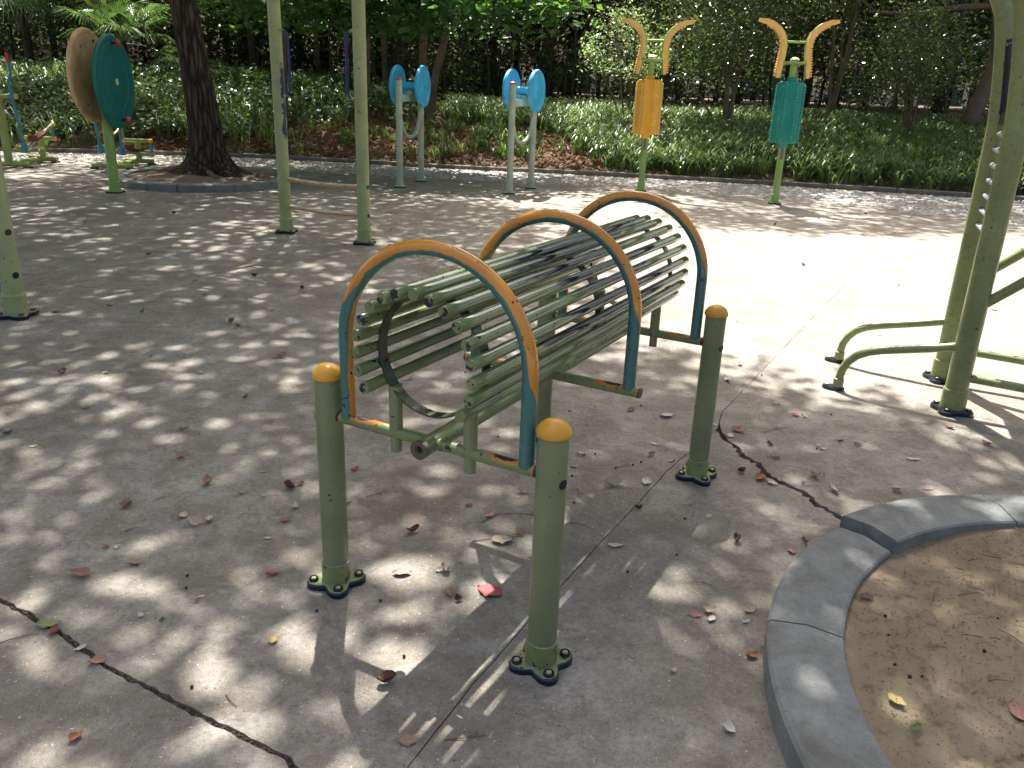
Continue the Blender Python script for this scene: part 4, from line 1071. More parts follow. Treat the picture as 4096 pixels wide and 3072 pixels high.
shrub('shrub of leaves lightened to look sunlit, with spreading thin stems, left of the orange roller', 2.15, 18.0,
      [simple_stem(-.75, -.1, 1.5, .022, .08, 32), simple_stem(-.35, 0, 1.8, .022, .08, 33), simple_stem(.1, 0, 2.0, .025, .08, 34), simple_stem(.45, 0, 1.8, .02, .08, 35), simple_stem(.1, -.3, 1.4, .018, .08, 36)],
      (-.1, -.1, 1.5), (.95, .6, .68), 125, 15, .085, .072, 'white', 37, inner=.5, nl=40)
shrub('open shrub of tall twin pale stems behind the teal roller', 6.4, 18.1,
      [simple_stem(-.35, 0, 3.2, .04, .06, 38), simple_stem(.35, .1, 3.2, .045, .1, 39), simple_stem(.1, .1, 3.0, .02, .1, 40)],
      (0, .2, 2.9), (1.1, .8, 1.0), 90, 18, .2, .08, 'mid', 41)
shrub('bushy shrub with reddish stems right of the twin-stemmed one', 7.19, 16.2,
      [simple_stem(-.25, 0, 1.6, .028, .05, 42), simple_stem(.02, 0, 1.7, .03, .05, 43), simple_stem(.25, 0, 1.6, .025, .06, 44), simple_stem(.5, .1, 1.3, .018, .06, 45)],
      (.05, .1, 1.55), (.95, .6, .95), 190, 16, .16, .07, 'shrub', 46, bark='twig')
shrub('dark dense evergreen shrub right behind the shrub lightened to look sunlit', 3.0, 20.6, [simple_stem(0, 0, 2.2, .05, .1, 47)], (0, 0, 1.7), (1.8, .9, 1.9), 220, 24, .22, .09, 'shrub', 48)
shrub('broad dark shrub at far right beside the curved tree', 10.0, 17.4, [simple_stem(0, 0, 1.8, .04, .1, 49)], (0, 0, 1.3), (1.2, .9, 1.3), 180, 20, .2, .085, 'dark', 50)
shrub('leafy mid green shrub behind the curved tree trunk', 7.9, 18.6, [simple_stem(0, 0, 1.8, .04, .1, 51)], (0, 0, 1.3), (1.2, .8, 1.3), 150, 20, .2, .085, 'shrub', 52)
shrub('tall loose shrub in dark shade between the teal roller and the curved tree', 6.0, 20.8, [simple_stem(0, 0, 2.8, .04, .1, 53), simple_stem(.7, 0, 2.8, .03, .1, 54)], (.2, 0, 2.6), (1.6, .8, 1.4), 150, 22, .24, .09, 'mid', 55)

# left dark understory and trees behind
protos = []
for i, lm in enumerate(('dark', 'mid', 'dark')):
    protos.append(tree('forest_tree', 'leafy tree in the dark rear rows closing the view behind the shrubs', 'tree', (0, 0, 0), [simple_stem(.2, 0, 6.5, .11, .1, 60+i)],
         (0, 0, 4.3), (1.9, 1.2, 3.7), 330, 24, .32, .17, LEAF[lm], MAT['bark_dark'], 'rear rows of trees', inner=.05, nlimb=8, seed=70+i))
rq = random.Random(4); first = [True]*3
for ry, x0_, x1_, st__ in ((25.4, -17, 19, 2.1), (28.4, -18, 21, 2.3), (32.0, -21, 24, 2.4)):
    x = x0_
    while x < x1_:
        v_ = rq.randrange(3) if x > -9 else rq.choice([1, 1, 0]); o = protos[v_] if first[v_] else copy_tree(protos[v_]); first[v_] = False
        yy = ry+rq.uniform(-.6, .6); o.location = (x, yy, T(x, yy)-.1); o.rotation_euler = (0, 0, rq.uniform(0, 6.28)); q = rq.uniform(.85, 1.15); o.scale = (q, q, q)
        x += st__*rq.uniform(.8, 1.25)
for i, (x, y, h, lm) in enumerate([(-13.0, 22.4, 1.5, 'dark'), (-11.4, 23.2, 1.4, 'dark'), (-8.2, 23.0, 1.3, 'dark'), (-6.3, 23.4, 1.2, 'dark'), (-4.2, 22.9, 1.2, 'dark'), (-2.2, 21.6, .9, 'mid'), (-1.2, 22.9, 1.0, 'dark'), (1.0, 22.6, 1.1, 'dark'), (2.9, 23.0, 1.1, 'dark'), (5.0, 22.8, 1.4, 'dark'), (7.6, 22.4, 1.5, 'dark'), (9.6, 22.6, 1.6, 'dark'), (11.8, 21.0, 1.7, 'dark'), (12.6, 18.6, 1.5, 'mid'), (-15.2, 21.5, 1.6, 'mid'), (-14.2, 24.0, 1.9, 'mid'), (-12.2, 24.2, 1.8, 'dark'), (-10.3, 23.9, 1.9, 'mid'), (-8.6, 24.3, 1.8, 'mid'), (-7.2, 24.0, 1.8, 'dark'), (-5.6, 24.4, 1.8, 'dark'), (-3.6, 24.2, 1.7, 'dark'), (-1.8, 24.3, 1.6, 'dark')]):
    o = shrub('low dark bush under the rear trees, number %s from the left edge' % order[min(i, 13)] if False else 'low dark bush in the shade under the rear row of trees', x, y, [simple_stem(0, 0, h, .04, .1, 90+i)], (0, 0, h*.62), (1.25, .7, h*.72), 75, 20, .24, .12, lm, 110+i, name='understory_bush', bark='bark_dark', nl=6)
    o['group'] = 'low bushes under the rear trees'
# dark thin stems in the thicket behind the wheels
for i in range(34):
    x = -4.5+i*.36+random.uniform(-.15, .15); y = random.uniform(19.6, 22.4)
    mb = MB(); h = random.uniform(2.2, 3.6); p = []
    dx = random.uniform(-.5, .5)
    for k in range(6): t = k/5; p.append((dx*t+random.uniform(-.04, .04), random.uniform(-.05, .05), h*t-.05))
    mb.tube(p, [random.uniform(.018, .04)*(1-.5*k/5) for k in range(6)], 7)
    for b_ in range(3):
        q = p[2+b_]; mb.tube([q, (q[0]+random.uniform(-.5, .5), q[1]+random.uniform(-.2, .2), q[2]+random.uniform(.3, .7))], [.012, .004], 5)
    o = mb.build('bare_stem', MAT['bark_dark'], loc=(x, y, T(x, y))); tag(o, 'thin dark bare stem in the thicket behind the blue wheels', 'sapling', 'bare stems in the dark thicket')

# fan palms on the left
def palm(label, x, y, h, nf, seed, R_=.75):
    r = random.Random(seed); o = empty('fan_palm', (x, y, T(x, y)-.03)); tag(o, label, 'palm', 'fan palms at the left')
    mb = MB(); mb.tube([(0, 0, 0), (.03, 0, h*.5), (0, 0, h)], [.10, .09, .08], 12); mb.build('trunk', MAT['bark_dark'], o, smooth=60)
    for f in range(nf):
        az = f*2.4+r.uniform(-.3, .3); el = r.uniform(-.35, 1.05); L = r.uniform(.55, .95)
        d = V((math.cos(az)*math.cos(el), math.sin(az)*math.cos(el), math.sin(el))); c = V((0, 0, h))+d*L
        mb = MB(); mb.tube([(0, 0, h-.05), V((0, 0, h))+d*L*.5+V((0, 0, .04)), c], [.014, .01, .008], 6)
        side = d.cross(V((0, 0, 1))).normalized(); upn = side.cross(d).normalized(); dd = (d+V((0, 0, -.25))).normalized()
        vs = []; fs = []
        for k in range(30):
            a = -2.2+4.4*k/29; q = (dd*math.cos(a)+side*math.sin(a)).normalized(); w = (dd*-math.sin(a)+side*math.cos(a)).normalized()*.016
            LL = R_*(.75+.25*math.cos(a))*r.uniform(.9, 1.05); m = c+q*LL*.55+upn*.05*math.cos(a); e = c+q*LL+V((0, 0, -.12-.1*r.random()))
            b = len(vs); vs += [c, m-w+upn*.01, m+upn*-.004, m+w+upn*.01, e]; fs += [(b, b+1, b+2), (b, b+2, b+3), (b+1, b+4, b+2), (b+2, b+4, b+3)]
        mb.add(vs, fs); fo = mb.build('frond', LEAF['palm'], o, smooth=0)
palm('fan palm with a frond showing behind the orange disc', -8.9, 19.6, 1.0, 14, 5)
palm('taller fan palm at the far left behind the ivy', -11.6, 20.6, 1.9, 16, 6, .85)
palm('low fan palm behind the green disc in the shade', -7.5, 19.9, .55, 12, 7, .6)

# ivy bank, grass bed, leaf litter, leaf heaps
def ivy():
    r = np.random.default_rng(5); n = 62000
    x = r.uniform(-15, -2.2, n); d = r.uniform(.05, 1, n)**1.0*8.0; y = edge_y(x)+.1+d
    lim = np.interp(x, [-15, -7, -5.6, -2.2], [5.6, 5.6, 6, 6])+r.normal(0, .3, n); lo = np.interp(x, [-8, -5.8, -5.0, -3.0], [0, .0, 1.1, 2.6])
    k = (d < lim) & (d > lo+r.normal(0, .25, n)); x, y, d = x[k], y[k], d[k]
    bump = .12+.16*np.sin(x*2.3+y)*np.sin(y*1.9-x*.7)+.10*np.sin(x*5.1-y*2.2); z = th(x, y)+np.abs(r.normal(0, .12, len(x)))+np.maximum(bump, 0)
    pts = np.stack([x, y, z], -1); v, t = leafcloud(pts, .085, r, up=.75, aspect=.8, sj=.6)
    o = np_mesh('ivy_groundcover', v, t, LEAF['ivy']); tag(o, 'dense glossy ivy covering the bank at the left', 'groundcover', kind='stuff')
ivy()
def blades(name, label, n, region, hmin, hmax, mat, seed, w=.008, tuft=14, lean=.55):
    r = np.random.default_rng(seed); nt = n//tuft
    x, y = region(r, nt); x = np.repeat(x, tuft)+r.normal(0, .05, nt*tuft); y = np.repeat(y, tuft)+r.normal(0, .05, nt*tuft); N = len(x)
    z = th(x, y)-.01; h = r.uniform(hmin, hmax, N); az = r.uniform(0, 2*PI, N); le = r.uniform(.25, 1, N)*lean*h*1.4
    dx, dy = np.cos(az), np.sin(az); wx, wy = -dy*w, dx*w
    def ring(t, hz, ww): 
        cx = x+dx*le*t; cy = y+dy*le*t; cz = z+h*hz
        return np.stack([cx-wx*ww, cy-wy*ww, cz], -1), np.stack([cx+wx*ww, cy+wy*ww, cz], -1)
    a0_, a1_ = ring(0, 0, .8); b0, b1 = ring(.28, .62, 1.0); c0, c1 = ring(.72, .95, .8); d0, _ = ring(1.25, .72, 0)
    v = np.stack([a0_, a1_, b0, b1, c0, c1, d0], 1).reshape(-1, 3)
    t = np.array([[0, 1, 3], [0, 3, 2], [2, 3, 5], [2, 5, 4], [4, 5, 6]])[None]+(np.arange(N)*7)[:, None, None]
    o = np_mesh(name, v, t.reshape(-1, 3), mat); tag(o, label, 'grass', kind='stuff')
def reg_bed(r, n):
    x = r.uniform(-1.6, 13, n*3); d = r.uniform(0, 5.2, n*3); lo = np.interp(x, [-1.6, .4, 1.0, 1.5], [2.8, 2.5, 1.5, .05]); k = (d > lo+r.normal(0, .3, n*3)) | (r.uniform(0, 1, n*3) < .04)
    x, d = x[k][:n], d[k][:n]; return x, edge_y(x)+.14+d
blades('liriope_grass', 'tufted green grass filling the bed at the right', 58000, reg_bed, .12, .36, LEAF['grass'], 3, w=.0095, lean=.95)
def reg_top(r, n): x = r.uniform(-14.5, -5, n); d = r.uniform(4.6, 8.6, n); return x, edge_y(x)+d
blades('bank_grass', 'bright grass along the top of the ivy bank', 36000, reg_top, .16, .42, LEAF['light'], 4)
def reg_iv(r, n): x = r.uniform(-14, -4, n); d = r.uniform(.1, 5.5, n); k = np.sin(x*1.3+d*2.1)+np.sin(x*.6-d) > .1; return np.where(k, x, x*.3-9), edge_y(np.where(k, x, x*.3-9))+d
blades('bank_weeds', 'loose weeds sticking out of the ivy on the left bank', 4500, reg_iv, .25, .6, LEAF['grass'], 14, tuft=9, lean=.7)
def reg_mid(r, n): x = r.uniform(-4.6, .2, n); d = r.uniform(.2, 4.5, n); return x, edge_y(x)+.15+d
blades('sparse_grass', 'sparse grass tufts among fallen leaves in the middle of the bed', 3200, reg_mid, .10, .24, LEAF['grass'], 6, tuft=22)
def litter():
    r = np.random.default_rng(9); n = 17000
    x = r.uniform(-7, 9, n); d = r.uniform(0, 5, n); k = (x < 1.5) | (r.uniform(0, 1, n) < .15); x, d = x[k], d[k]
    y = edge_y(x)+.1+d; z = th(x, y)+.012+np.abs(r.normal(0, .012, len(x)))
    v, t = leafcloud(np.stack([x, y, z], -1), .085, r, up=1.4, aspect=.6, fold=.35)
    o = np_mesh('leaf_litter', v, t, LEAF['litter']); tag(o, 'brown fallen leaves carpeting the bed behind the ladder', 'leaf litter', kind='stuff')
litter()

# ------------------------------------------------------------------ beyond the thicket: street wall, sign, fence
def stdmat(name, c, rough=.7):
    t = NT(name); v = worldvec(t); n_ = t.noise(v, 1.5, 5, .6)
    return t.done(t.bsdf(t.mix(t.ramp(n_, .3, .7), c, tuple(min(1, x*1.15) for x in c[:3])+(1,)), rough).outputs[0])
wl = empty('street_wall', (0, 38, .9)); tag(wl, 'pale low building wall with a pink band far behind the thicket', 'building')
mb = MB(); mb.box((9, 0, 1.0), (17, .2, 1.0)); mb.build('wall', stdmat('white_wall', (.75, .73, .70, 1)), wl)
mb = MB(); mb.box((9, -.05, 1.62), (17, .2, .10)); mb.build('band', stdmat('pink_band', (.6, .2, .2, 1)), wl)
for k in range(9):
    mb = MB(); mb.box((-6+k*4, -.22, .85), (.9, .04, .55)); w = mb.build('window', stdmat('window_dark%d' % k, (.04, .08, .09, 1), .2) if k == 0 else bpy.data.materials['window_dark0'], wl)
    mb = MB(); mb.box((-6+k*4, -.24, .85), (.03, .05, .55)); mb.build('mullion', MAT['white_cap'], w)
sg = empty('painted_board', (-1.2, 29.5, T(-1.2, 29.5)-.1)); tag(sg, 'low board painted with pink and green patterns seen through the gap', 'sign')
t = NT('board_paint'); v = objvec(t); c = t.mix(t.ramp(t.noise(v, 2.4, 3, .6), .45, .5), (.55, .5, .45, 1), (.08, .16, .06, 1)); c = t.mix(t.ramp(t.noise(v, 3.4, 3, .6, off=4), .56, .6), c, (.5, .16, .15, 1))
bm_ = t.done(t.bsdf(c, .6).outputs[0])
mb = MB(); mb.box((0, 0, .45), (.75, .04, .42)); mb.build('panel', bm_, sg)
for s_ in (-1, 1): mb = MB(); mb.tube([(s_*.7, .06, 0), (s_*.7, .06, .95)], .03, 8); mb.build('leg', MAT['grey'], sg)
fn = empty('iron_fence', (0, 30.5, T(0, 30)-.1)); tag(fn, 'black iron fence with pointed pickets beyond the thicket', 'fence')
mb = MB()
for k in range(130):
    x = -10+k*.16; mb.box((x, 0, .6), (.012, .012, .6)); mb.lathe([(.012, 1.2), (.03, 1.24), (.0001, 1.36)], 4, (x, 0, 0))
pk = mb.build('pickets', MAT['black'], fn, smooth=0); pk['kind'] = 'stuff'
for z in (.15, 1.05): mb = MB(); mb.box((.4, 0, z), (10.6, .015, .02)); mb.build('rail', MAT['black'], fn)

# ------------------------------------------------------------------ fallen leaves, twigs, seeds on the yard
LC = {'rose': (.34, .085, .085), 'pink': (.42, .20, .16), 'darkred': (.14, .035, .03), 'red': (.34, .09, .07), 'brown': (.12, .065, .04), 'rust': (.30, .12, .06), 'brownpink': (.30, .17, .12),
      'tan': (.36, .22, .13), 'beige': (.52, .42, .30), 'pale': (.62, .57, .47), 'yellow': (.46, .34, .13), 'olive': (.22, .23, .12), 'green': (.10, .17, .05)}
LCN = {'rose': 'dusky rose', 'pink': 'pink', 'darkred': 'dark red', 'red': 'red', 'brown': 'brown', 'rust': 'rust brown', 'brownpink': 'pinkish brown', 'tan': 'tan', 'beige': 'beige', 'pale': 'pale cream', 'yellow': 'yellowish', 'olive': 'grey green', 'green': 'green'}
def dryleafmat(c):
    t = NT('dry_leaf'); v = objvec(t); n_ = t.noise(v, 60, 4, .7)
    tc = t.n('ShaderNodeSeparateXYZ'); t.l(v, tc.inputs[0])
    cc = t.mix(t.ramp(n_, .35, .7), tuple(x*.65 for x in c)+(1,), tuple(min(1, x*1.15) for x in c)+(1,))
    ay = t.math('ABSOLUTE', tc.outputs[1]); cc = t.mix(t.ramp(ay, .0, .03, .5, 0), cc, tuple(min(1, x*1.5) for x in c)+(1,))
    return t.done(t.bsdf(cc, .6, n_, .4, .002, spec=.35).outputs[0])
LMAT = {k: dryleafmat(c) for k, c in LC.items()}
def leaf_mesh(curl, seed, wid=.62):
    r = random.Random(seed); N = 7; vs = []; jag_ = [r.uniform(.82, 1.1) for _ in range(20)]
    for i in range(N+1):
        t = i/N; w = wid*.5*math.sin(PI*min(1, t**.85))**.75*(1 if 0 < i < N else 0)
        z = curl*(.9*(t-.5)**2*1.2-.05); tw = curl*.25*math.sin(t*4+seed)
        for s_ in (-1, -.55, 0, .55, 1):
            ww = w*jag_[(i*2+(s_ > 0)) % 20] if abs(s_) == 1 else w
            vs.append((t-.5+r.uniform(-.012, .012), s_*ww, z+abs(s_)**1.6*w*curl*(.75+tw)*(1 if s_ > 0 else .55+.4*(seed % 3))+s_*tw*.3+.02+.03*math.sin(i*2.1+s_*3+seed)+r.uniform(-.012, .012)))
    fs = [(i*5+j, i*5+j+1, (i+1)*5+j+1, (i+1)*5+j) for i in range(N) for j in range(4)]
    b = len(vs); vs += [(-.5, .008, .03), (-.5, -.008, .03), (-.72, .03, .012), (-.72, .02, .010)]; fs.append((b, b+1, b+3, b+2))
    zm = min(p[2] for p in vs); vs = [(p[0], p[1], p[2]-zm+.004) for p in vs]
    me = bpy.data.meshes.new('fallen_leaf'); me.from_pydata(vs, [], fs); me.polygons.foreach_set('use_smooth', [True]*len(me.polygons)); me.update(); return me
LMESH = {}
def fallen(x, y, s, c, curl=None, z=0.002, label=None, wid=None, rot=None):
    r = random.Random(int(x*977+y*3571)); curl = r.choice([.3, .6, 1.0, 1.4]) if curl is None else curl; wid = r.choice([.45, .62, .75]) if wid is None else wid
    key = (c, curl, wid, r.randrange(2))
    if key not in LMESH: me = leaf_mesh(curl, len(LMESH)+1, wid); me.materials.append(LMAT[c]); LMESH[key] = me
    o = bpy.data.objects.new('fallen_leaf', LMESH[key]); col.objects.link(o); o.location = (x, y, z); o.scale = (s, s, s); o.rotation_euler = (r.uniform(-.16, .16) if label is None else 0, r.uniform(-.12, .12) if label is None else 0, r.uniform(0, 6.28) if rot is None else rot)
    tag(o, label or ('small %s dry leaf lying loose on the concrete yard' % LCN[c]), 'leaf', 'fallen leaves on the yard'); return o
big = [(-.043, 2.067, .085, 'rose', .25, 'large dusky rose leaf lying flat between the two front posts', .75, 2.6),
 (-.312, 2.144, .058, 'pink', .4, 'pink leaf right of the front left post base', .55, .1),
 (-.059, 2.522, .048, 'pink', .5, 'oval pink leaf just left of the front right post at mid height', .62, 1.2),
 (-.309, 2.394, .044, 'darkred', 1.4, 'crumpled dark red leaf on the shaded ground under the bench', .62, .5),
 (-.283, 1.663, .05, 'brown', 1.4, 'crumpled dark brown leaf left of the front right post base', .62, .4),
 (-.205, 1.47, .042, 'tan', .6, 'tan leaf beside the thin joint at the bottom edge', .7, 0),
 (-.606, 1.808, .036, 'yellow', .6, 'yellowish leaf below the front left post', .75, 1.4),
 (-.694, 2.116, .043, 'red', .6, 'red leaf just left of the front left post base', .45, .5),
 (-1.216, 1.836, .063, 'olive', .5, 'grey green leaf lying on the dirt-filled joint at lower left', .62, .2),
 (-1.185, 1.807, .037, 'rust', 1.0, 'rust brown leaf touching the grey green leaf on the joint', .7, 1.7),
 (-1.25, 2.073, .066, 'brownpink', .7, 'pinkish brown leaf with stalk above the joint at far lower left', .62, 3.0),
 (-1.125, 2.149, .049, 'tan', .5, 'tan leaf right of the pinkish brown stalked leaf', .62, 2.6),
 (-.942, 1.445, .034, 'rust', 1.0, 'small rust leaf alone on the slab at the bottom left corner', .75, 1.2),
 (-.012, 2.357, .074, 'beige', .3, 'large beige leaf with a seed on it, near a twig behind the front right post', .75, .2),
 (.359, 2.355, .058, 'beige', .3, 'beige leaf right of the front right post by the joint', .45, .1),
 (.664, 1.817, .036, 'rust', 1.0, 'rust leaf curled against the foot of the planter', .75, .2),
 (.714, 3.507, .073, 'pale', .4, 'pale torn leaf left of the rear right post', .62, .4),
 (.396, 2.787, .067, 'beige', 1.4, 'curled beige leaf left of the open joint under the bench', .45, .1),
 (2.005, 3.497, .052, 'red', .6, 'red leaf in front of the right frame base', .45, 2.5)]
for x, y, s, c, cu, lab, w, ro in big: fallen(x, y, s, c, cu, label=lab, wid=w, rot=ro)
rest = [(-1.304, 2.487, .042, 'tan'), (-1.089, 2.436, .045, 'beige'), (-1.028, 2.385, .063, 'beige'), (-.989, 2.413, .035, 'pale'), (-1.092, 2.682, .059, 'tan'), (-1.27, 2.883, .049, 'pink'), (-1.367, 3.156, .059, 'beige'), (-.95, 2.614, .044, 'beige'), (-.794, 2.673, .052, 'darkred'), (-.758, 2.702, .032, 'brown'), (-.734, 2.525, .036, 'pale'), (-.183, 2.168, .042, 'beige'), (.045, 2.414, .039, 'tan'), (.589, 1.973, .034, 'pale'), (.539, 1.544, .037, 'pale'), (.77, 2.414, .043, 'brown'), (.937, 2.362, .043, 'pink'), (.71, 2.024, .04, 'beige'), (1.236, 2.81, .057, 'pale'), (1.203, 2.933, .053, 'pink'), (1.481, 2.838, .046, 'pale'), (1.325, 3.58, .042, 'red'), (1.006, 3.364, .058, 'pink'), (.555, 3.565, .051, 'darkred'), (.526, 2.821, .06, 'pale'), (.609, 3.188, .042, 'pale'), (.977, 2.894, .058, 'rust'), (1.012, 2.857, .046, 'pale'), (1.495, 3.27, .044, 'pale'), (1.673, 3.132, .051, 'pale'), (2.08, 3.318, .045, 'pink'), (-1.216, 2.23, .024, 'pale'), (-1.251, 2.23, .027, 'pink'), (-.992, 1.889, .023, 'pale'), (-1.02, 1.701, .043, 'tan'), (-1.084, 1.746, .032, 'pale'), (-1.228, 4.142, .066, 'brownpink'), (-1.698, 4.753, .051, 'tan'), (-1.547, 3.852, .037, 'pale'), (-1.892, 4.076, .044, 'rust'), (-2.218, 4.377, .046, 'tan'), (-2.199, 3.777, .05, 'brown'), (-2.0, 3.8, .041, 'beige'), (-2.542, 4.999, .04, 'tan'), (-2.789, 4.829, .056, 'green'), (-2.291, 4.89, .063, 'green'), (-.524, 3.871, .053, 'pink'), (-2.033, 3.049, .053, 'olive'), (-.587, 2.836, .037, 'red'), (-1.871, 2.937, .033, 'beige'), (-.922, 2.792, .029, 'beige'), (-1.229, 3.538, .035, 'brown'), (-1.874, 3.345, .037, 'olive'), (-1.314, 4.776, .04, 'pale'), (-1.502, 5.653, .04, 'brown'), (-1.93, 5.964, .049, 'brown'), (-2.974, 6.565, .059, 'brown'), (-2.288, 5.752, .046, 'green'), (-.865, 2.6, .02, 'beige'), (1.114, 4.042, .068, 'pale'), (.916, 2.949, .035, 'brown'), (-.136, 2.589, .028, 'red'), (-.131, 2.02, .025, 'darkred'), (-.863, 1.991, .019, 'pale'), (-.927, 1.873, .016, 'green'), (.748, 1.63, .024, 'tan'), (.444, 1.746, .023, 'beige'), (.333, 3.372, .026, 'beige'), (.256, 2.934, .035, 'pale'), (.973, 5.093, .032, 'pale'), (2.515, 7.174, .046, 'brown'), (3.058, 6.505, .038, 'brown'), (-.768, 4.513, .044, 'pale'), (-.835, 3.407, .03, 'beige'), (.469, 2.613, .028, 'brown')]
for x, y, s, c in rest:
    if math.hypot(x-1.86, y-1.475) < 1.24 and not (.6 < x < .8 and y < 1.7): 
        dd = math.hypot(x-1.86, y-1.475); x = 1.86+(x-1.86)/dd*1.26; y = 1.475+(y-1.475)/dd*1.26
    fallen(x, y, s, c)
for x, y, s, c, lab in [(1.22, 1.57, .062, 'pink', 'pink leaf on the planter soil at the right edge'), (.945, 1.60, .05, 'yellow', 'yellow leaf on the planter soil near the lower kerb'), (.95, 1.51, .04, 'green', 'green leaf on the planter soil beside the yellow one'), (1.42, 2.41, .045, 'pale', 'pale curled leaf on the soil under the lifted kerbstone'), (1.04, 2.03, .04, 'brown', 'brown leaf on the soil against the inner kerb')]:
    fallen(x, y, s, c, curl=.3, z=.060, label=lab)
fallen(1.47, 2.60, .045, 'pink', .3, .122, 'small pink leaf lying on top of the lifted kerbstone', .4, .1)
rr = random.Random(77)
for k in range(46):   # drifts beside the crack, the rear post and under the bench
    cx_, cy_, sp_ = rr.choice([(.85, 3.45, .25), (1.0, 3.0, .22), (.5, 2.95, .35), (.2, 2.6, .4), (1.5, 3.3, .4), (-.9, 2.5, .5), (.75, 2.0, .2), (-1.0, 3.3, .6)])
    x, y = rr.gauss(cx_, sp_), rr.gauss(cy_, sp_)
    if math.hypot(x-1.86, y-1.475) < 1.26 or y < 1.4: continue
    fallen(x, y, rr.uniform(.018, .042), rr.choice(['pale', 'beige', 'tan', 'pale', 'beige', 'brown', 'pink', 'tan']))
for k in range(60):
    x, y = rr.uniform(-6, 5), rr.uniform(4.5, 11.5)
    if abs(x) > y*.6: continue
    fallen(x, y, rr.uniform(.03, .05), rr.choice(['pale', 'brown', 'tan', 'beige', 'brown', 'olive']))
# twigs
tw = [(-.086, 2.472, -.017, 2.542), (-.009, 2.542, .168, 2.507), (.422, 2.948, .48, 2.979), (-1.234, 2.325, -1.203, 2.357), (-.507, 2.622, -.449, 2.673), (.215, 2.495, .291, 2.454), (-.11, 2.349, .056, 2.391), (.60, 2.163, .64, 2.13), (-.123, 1.481, -.029, 1.5), (1.12, 3.359, 1.241, 3.423), (-1.32, 1.74, -1.22, 1.80), (-.66, 1.60, -.62, 1.56)]
for k in range(20):
    a = rr.uniform(1.75, 3.3); R_ = rr.uniform(.35, .93); x = 1.86+R_*math.cos(a); y = 1.475+R_*math.sin(a); q = rr.uniform(0, PI); L = rr.uniform(.02, .07); tw.append((x, y, x+math.cos(q)*L, y+math.sin(q)*L))
for i, (x0, y0, x1, y1) in enumerate(tw):
    z = .0025 if i < 12 else .064; mb = MB(); L = math.dist((x0, y0), (x1, y1)); pts = []; bx_, by_ = rr.uniform(-.1, .1)*L, rr.uniform(-.1, .1)*L
    for k in range(7): t_ = k/6; s_ = math.sin(PI*t_); pts.append(((x1-x0)*t_+bx_*s_, (y1-y0)*t_+by_*s_, .002*s_))
    mb.tube(pts, [.0016-.0008*k/6 for k in range(7)], 6); 
    if L > .08: mb.tube([pts[3], (pts[3][0]+(x1-x0)*.25+by_, pts[3][1]+(y1-y0)*.2+.02, .001)], [.0009, .0005], 5)
    o = mb.build('twig', MAT['twig'], loc=(x0, y0, z))
    tag(o, 'thin brown twig lying on the concrete yard' if i < 12 else 'short twig lying on the sandy planter soil', 'twig', 'twigs on the concrete' if i < 12 else 'twigs on the planter soil')
# seeds (small dark berries)
sd_me = bpy.data.meshes.new('berry'); mbb = MB(); mbb.lathe([(.0001, -.0045), (.0032, -.0032), (.0046, 0), (.0036, .003), (.0001, .0046)], 8); sd_me.from_pydata(mbb.v, [], mbb.f); sd_me.polygons.foreach_set('use_smooth', [True]*len(sd_me.polygons)); sd_me.materials.append(stdmat('berry_skin', (.018, .016, .014, 1), .5))
seeds = [(-.522, 1.942), (-.353, 2.001), (-.253, 1.763), (.097, 3.418), (.269, 3.519), (.239, 2.636), (.244, 2.852), (-.941, 2.089), (-.921, 2.028), (.421, 2.94), (.492, 2.971), (.611, 3.624), (-.243, 4.002), (.529, 3.0), (-.40, 3.10), (.05, 2.95), (.17, 2.99), (.35, 3.06), (-.05, 3.2), (.62, 2.55), (.55, 2.31), (.38, 2.20), (-.75, 1.62), (1.3, 3.2), (1.5, 3.6), (1.7, 4.1), (1.9, 4.6), (2.3, 5.0), (1.2, 4.6), (1.45, 5.2)]
for x, y in seeds:
    o = bpy.data.objects.new('berry', sd_me); col.objects.link(o); o.location = (x, y, .0045); tag(o, 'tiny dark berry lying on the concrete yard', 'berry', 'dark berries on the concrete')
for k in range(22):
    a = rr.uniform(1.75, 3.3); R_ = rr.uniform(.35, .95); o = bpy.data.objects.new('berry', sd_me); col.objects.link(o); o.location = (1.86+R_*math.cos(a), 1.475+R_*math.sin(a), .068); q = rr.uniform(.5, 1.3); o.scale = (q, q, q)
    tag(o, 'tiny dark berry lying on the sandy planter soil', 'berry', 'dark berries on the planter soil')
# cigarette ends
def cig(x, y, rot, lab, two):
    o = empty('cigarette_end', (x, y, .0042), rot); tag(o, lab, 'cigarette end')
    mb = MB(); mb.tube([(0, 0, 0), (.024, 0, 0)], .0037, 10); mb.build('filter', stdmat('filter_paper', two), o)
    mb = MB(); mb.tube([(.024, 0, 0), (.030, .001, 0)], .0036, 10); mb.build('burnt_end', MAT['black'], o)
cig(.640, 3.015, .45, 'pinkish cigarette end beside the rear right post base', (.62, .40, .30, 1))
cig(.285, 3.07, -.8, 'white cigarette end on the ground beyond the front right post', (.72, .70, .66, 1))
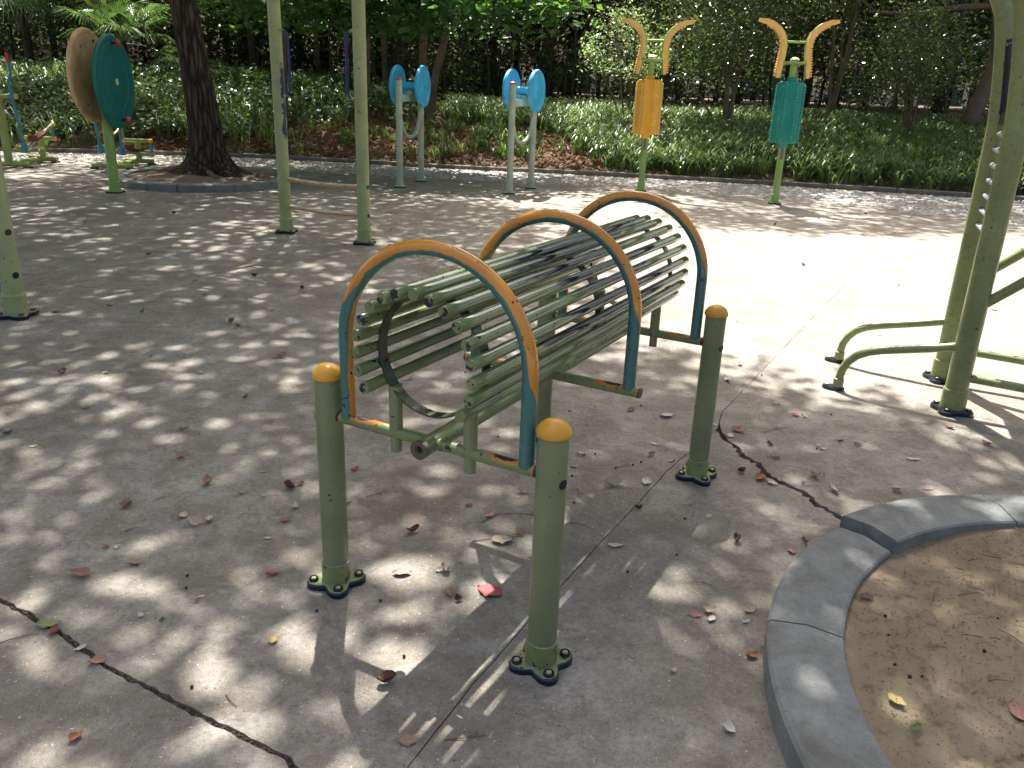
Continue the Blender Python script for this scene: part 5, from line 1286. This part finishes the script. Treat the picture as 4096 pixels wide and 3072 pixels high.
# crumbs of dirt lying in the wide joint, the crack and round the planter soil
def crumbs(name, label, P, s0, s1, seed, mat):
    r = np.random.default_rng(seed); n = len(P); s = r.uniform(s0, s1, n); vs = []; base = np.array([(1, 0, 0), (0, 1, 0), (-1, 0, 0), (0, -1, 0), (0, 0, .8), (0, 0, -.6)], float)
    v = base[None]*s[:, None, None]*(1+r.uniform(-.35, .35, (n, 6, 1)))+P[:, None]
    t = np.array([(0, 1, 4), (1, 2, 4), (2, 3, 4), (3, 0, 4), (1, 0, 5), (2, 1, 5), (3, 2, 5), (0, 3, 5)])[None]+(np.arange(n)*6)[:, None, None]
    o = np_mesh(name, v.reshape(-1, 3), t.reshape(-1, 3), mat); tag(o, label, 'dirt', kind='stuff')
def along(pts, n, spread, z, seed):
    r = np.random.default_rng(seed); pts = np.array(pts); i = r.integers(0, len(pts)-1, n); f = r.uniform(0, 1, (n, 1)); p = pts[i]*(1-f)+pts[i+1]*f+r.normal(0, spread, (n, 2)); return np.c_[p, np.full(n, z)+r.uniform(-.002, .006, n)]
J1n = [p for p in J1 if p[0] > -3]
crumbs('joint_dirt', 'dirt crumbs filling the wide joint at the lower left', along(J1n, 4200, .0055, -.009, 1), .0014, .0040, 2, soil('crumb_soil', (.10, .075, .05, 1), (.17, .13, .09, 1), (.05, .04, .03, 1)))
crumbs('crack_dirt', 'dirt crumbs along the jagged crack beside the planter', along(J3, 1100, .011, -.014, 3), .0012, .0045, 4, bpy.data.materials['crumb_soil'])
r_ = np.random.default_rng(12); a = r_.uniform(1.7, 3.4, 2600); R_ = np.sqrt(r_.uniform(.1, .98, 2600))
crumbs('soil_crumbs', 'small crumbs and grit scattered on the planter soil', np.c_[1.86+R_*np.cos(a), 1.475+R_*np.sin(a), np.full(2600, .062)+r_.uniform(0, .004, 2600)], .0012, .0038, 5, MAT['sand'])
gr = np.c_[r_.uniform(-2.5, 2.5, 2600), r_.uniform(1.2, 6, 2600), np.full(2600, .0006)]
gr = gr[np.hypot(gr[:, 0]-1.86, gr[:, 1]-1.475) > 1.23]
crumbs('yard_grit', 'fine grit and specks scattered over the concrete', gr, .0008, .0022, 6, stone('grit', (.10, .09, .08, 1), (.4, .37, .33, 1)))
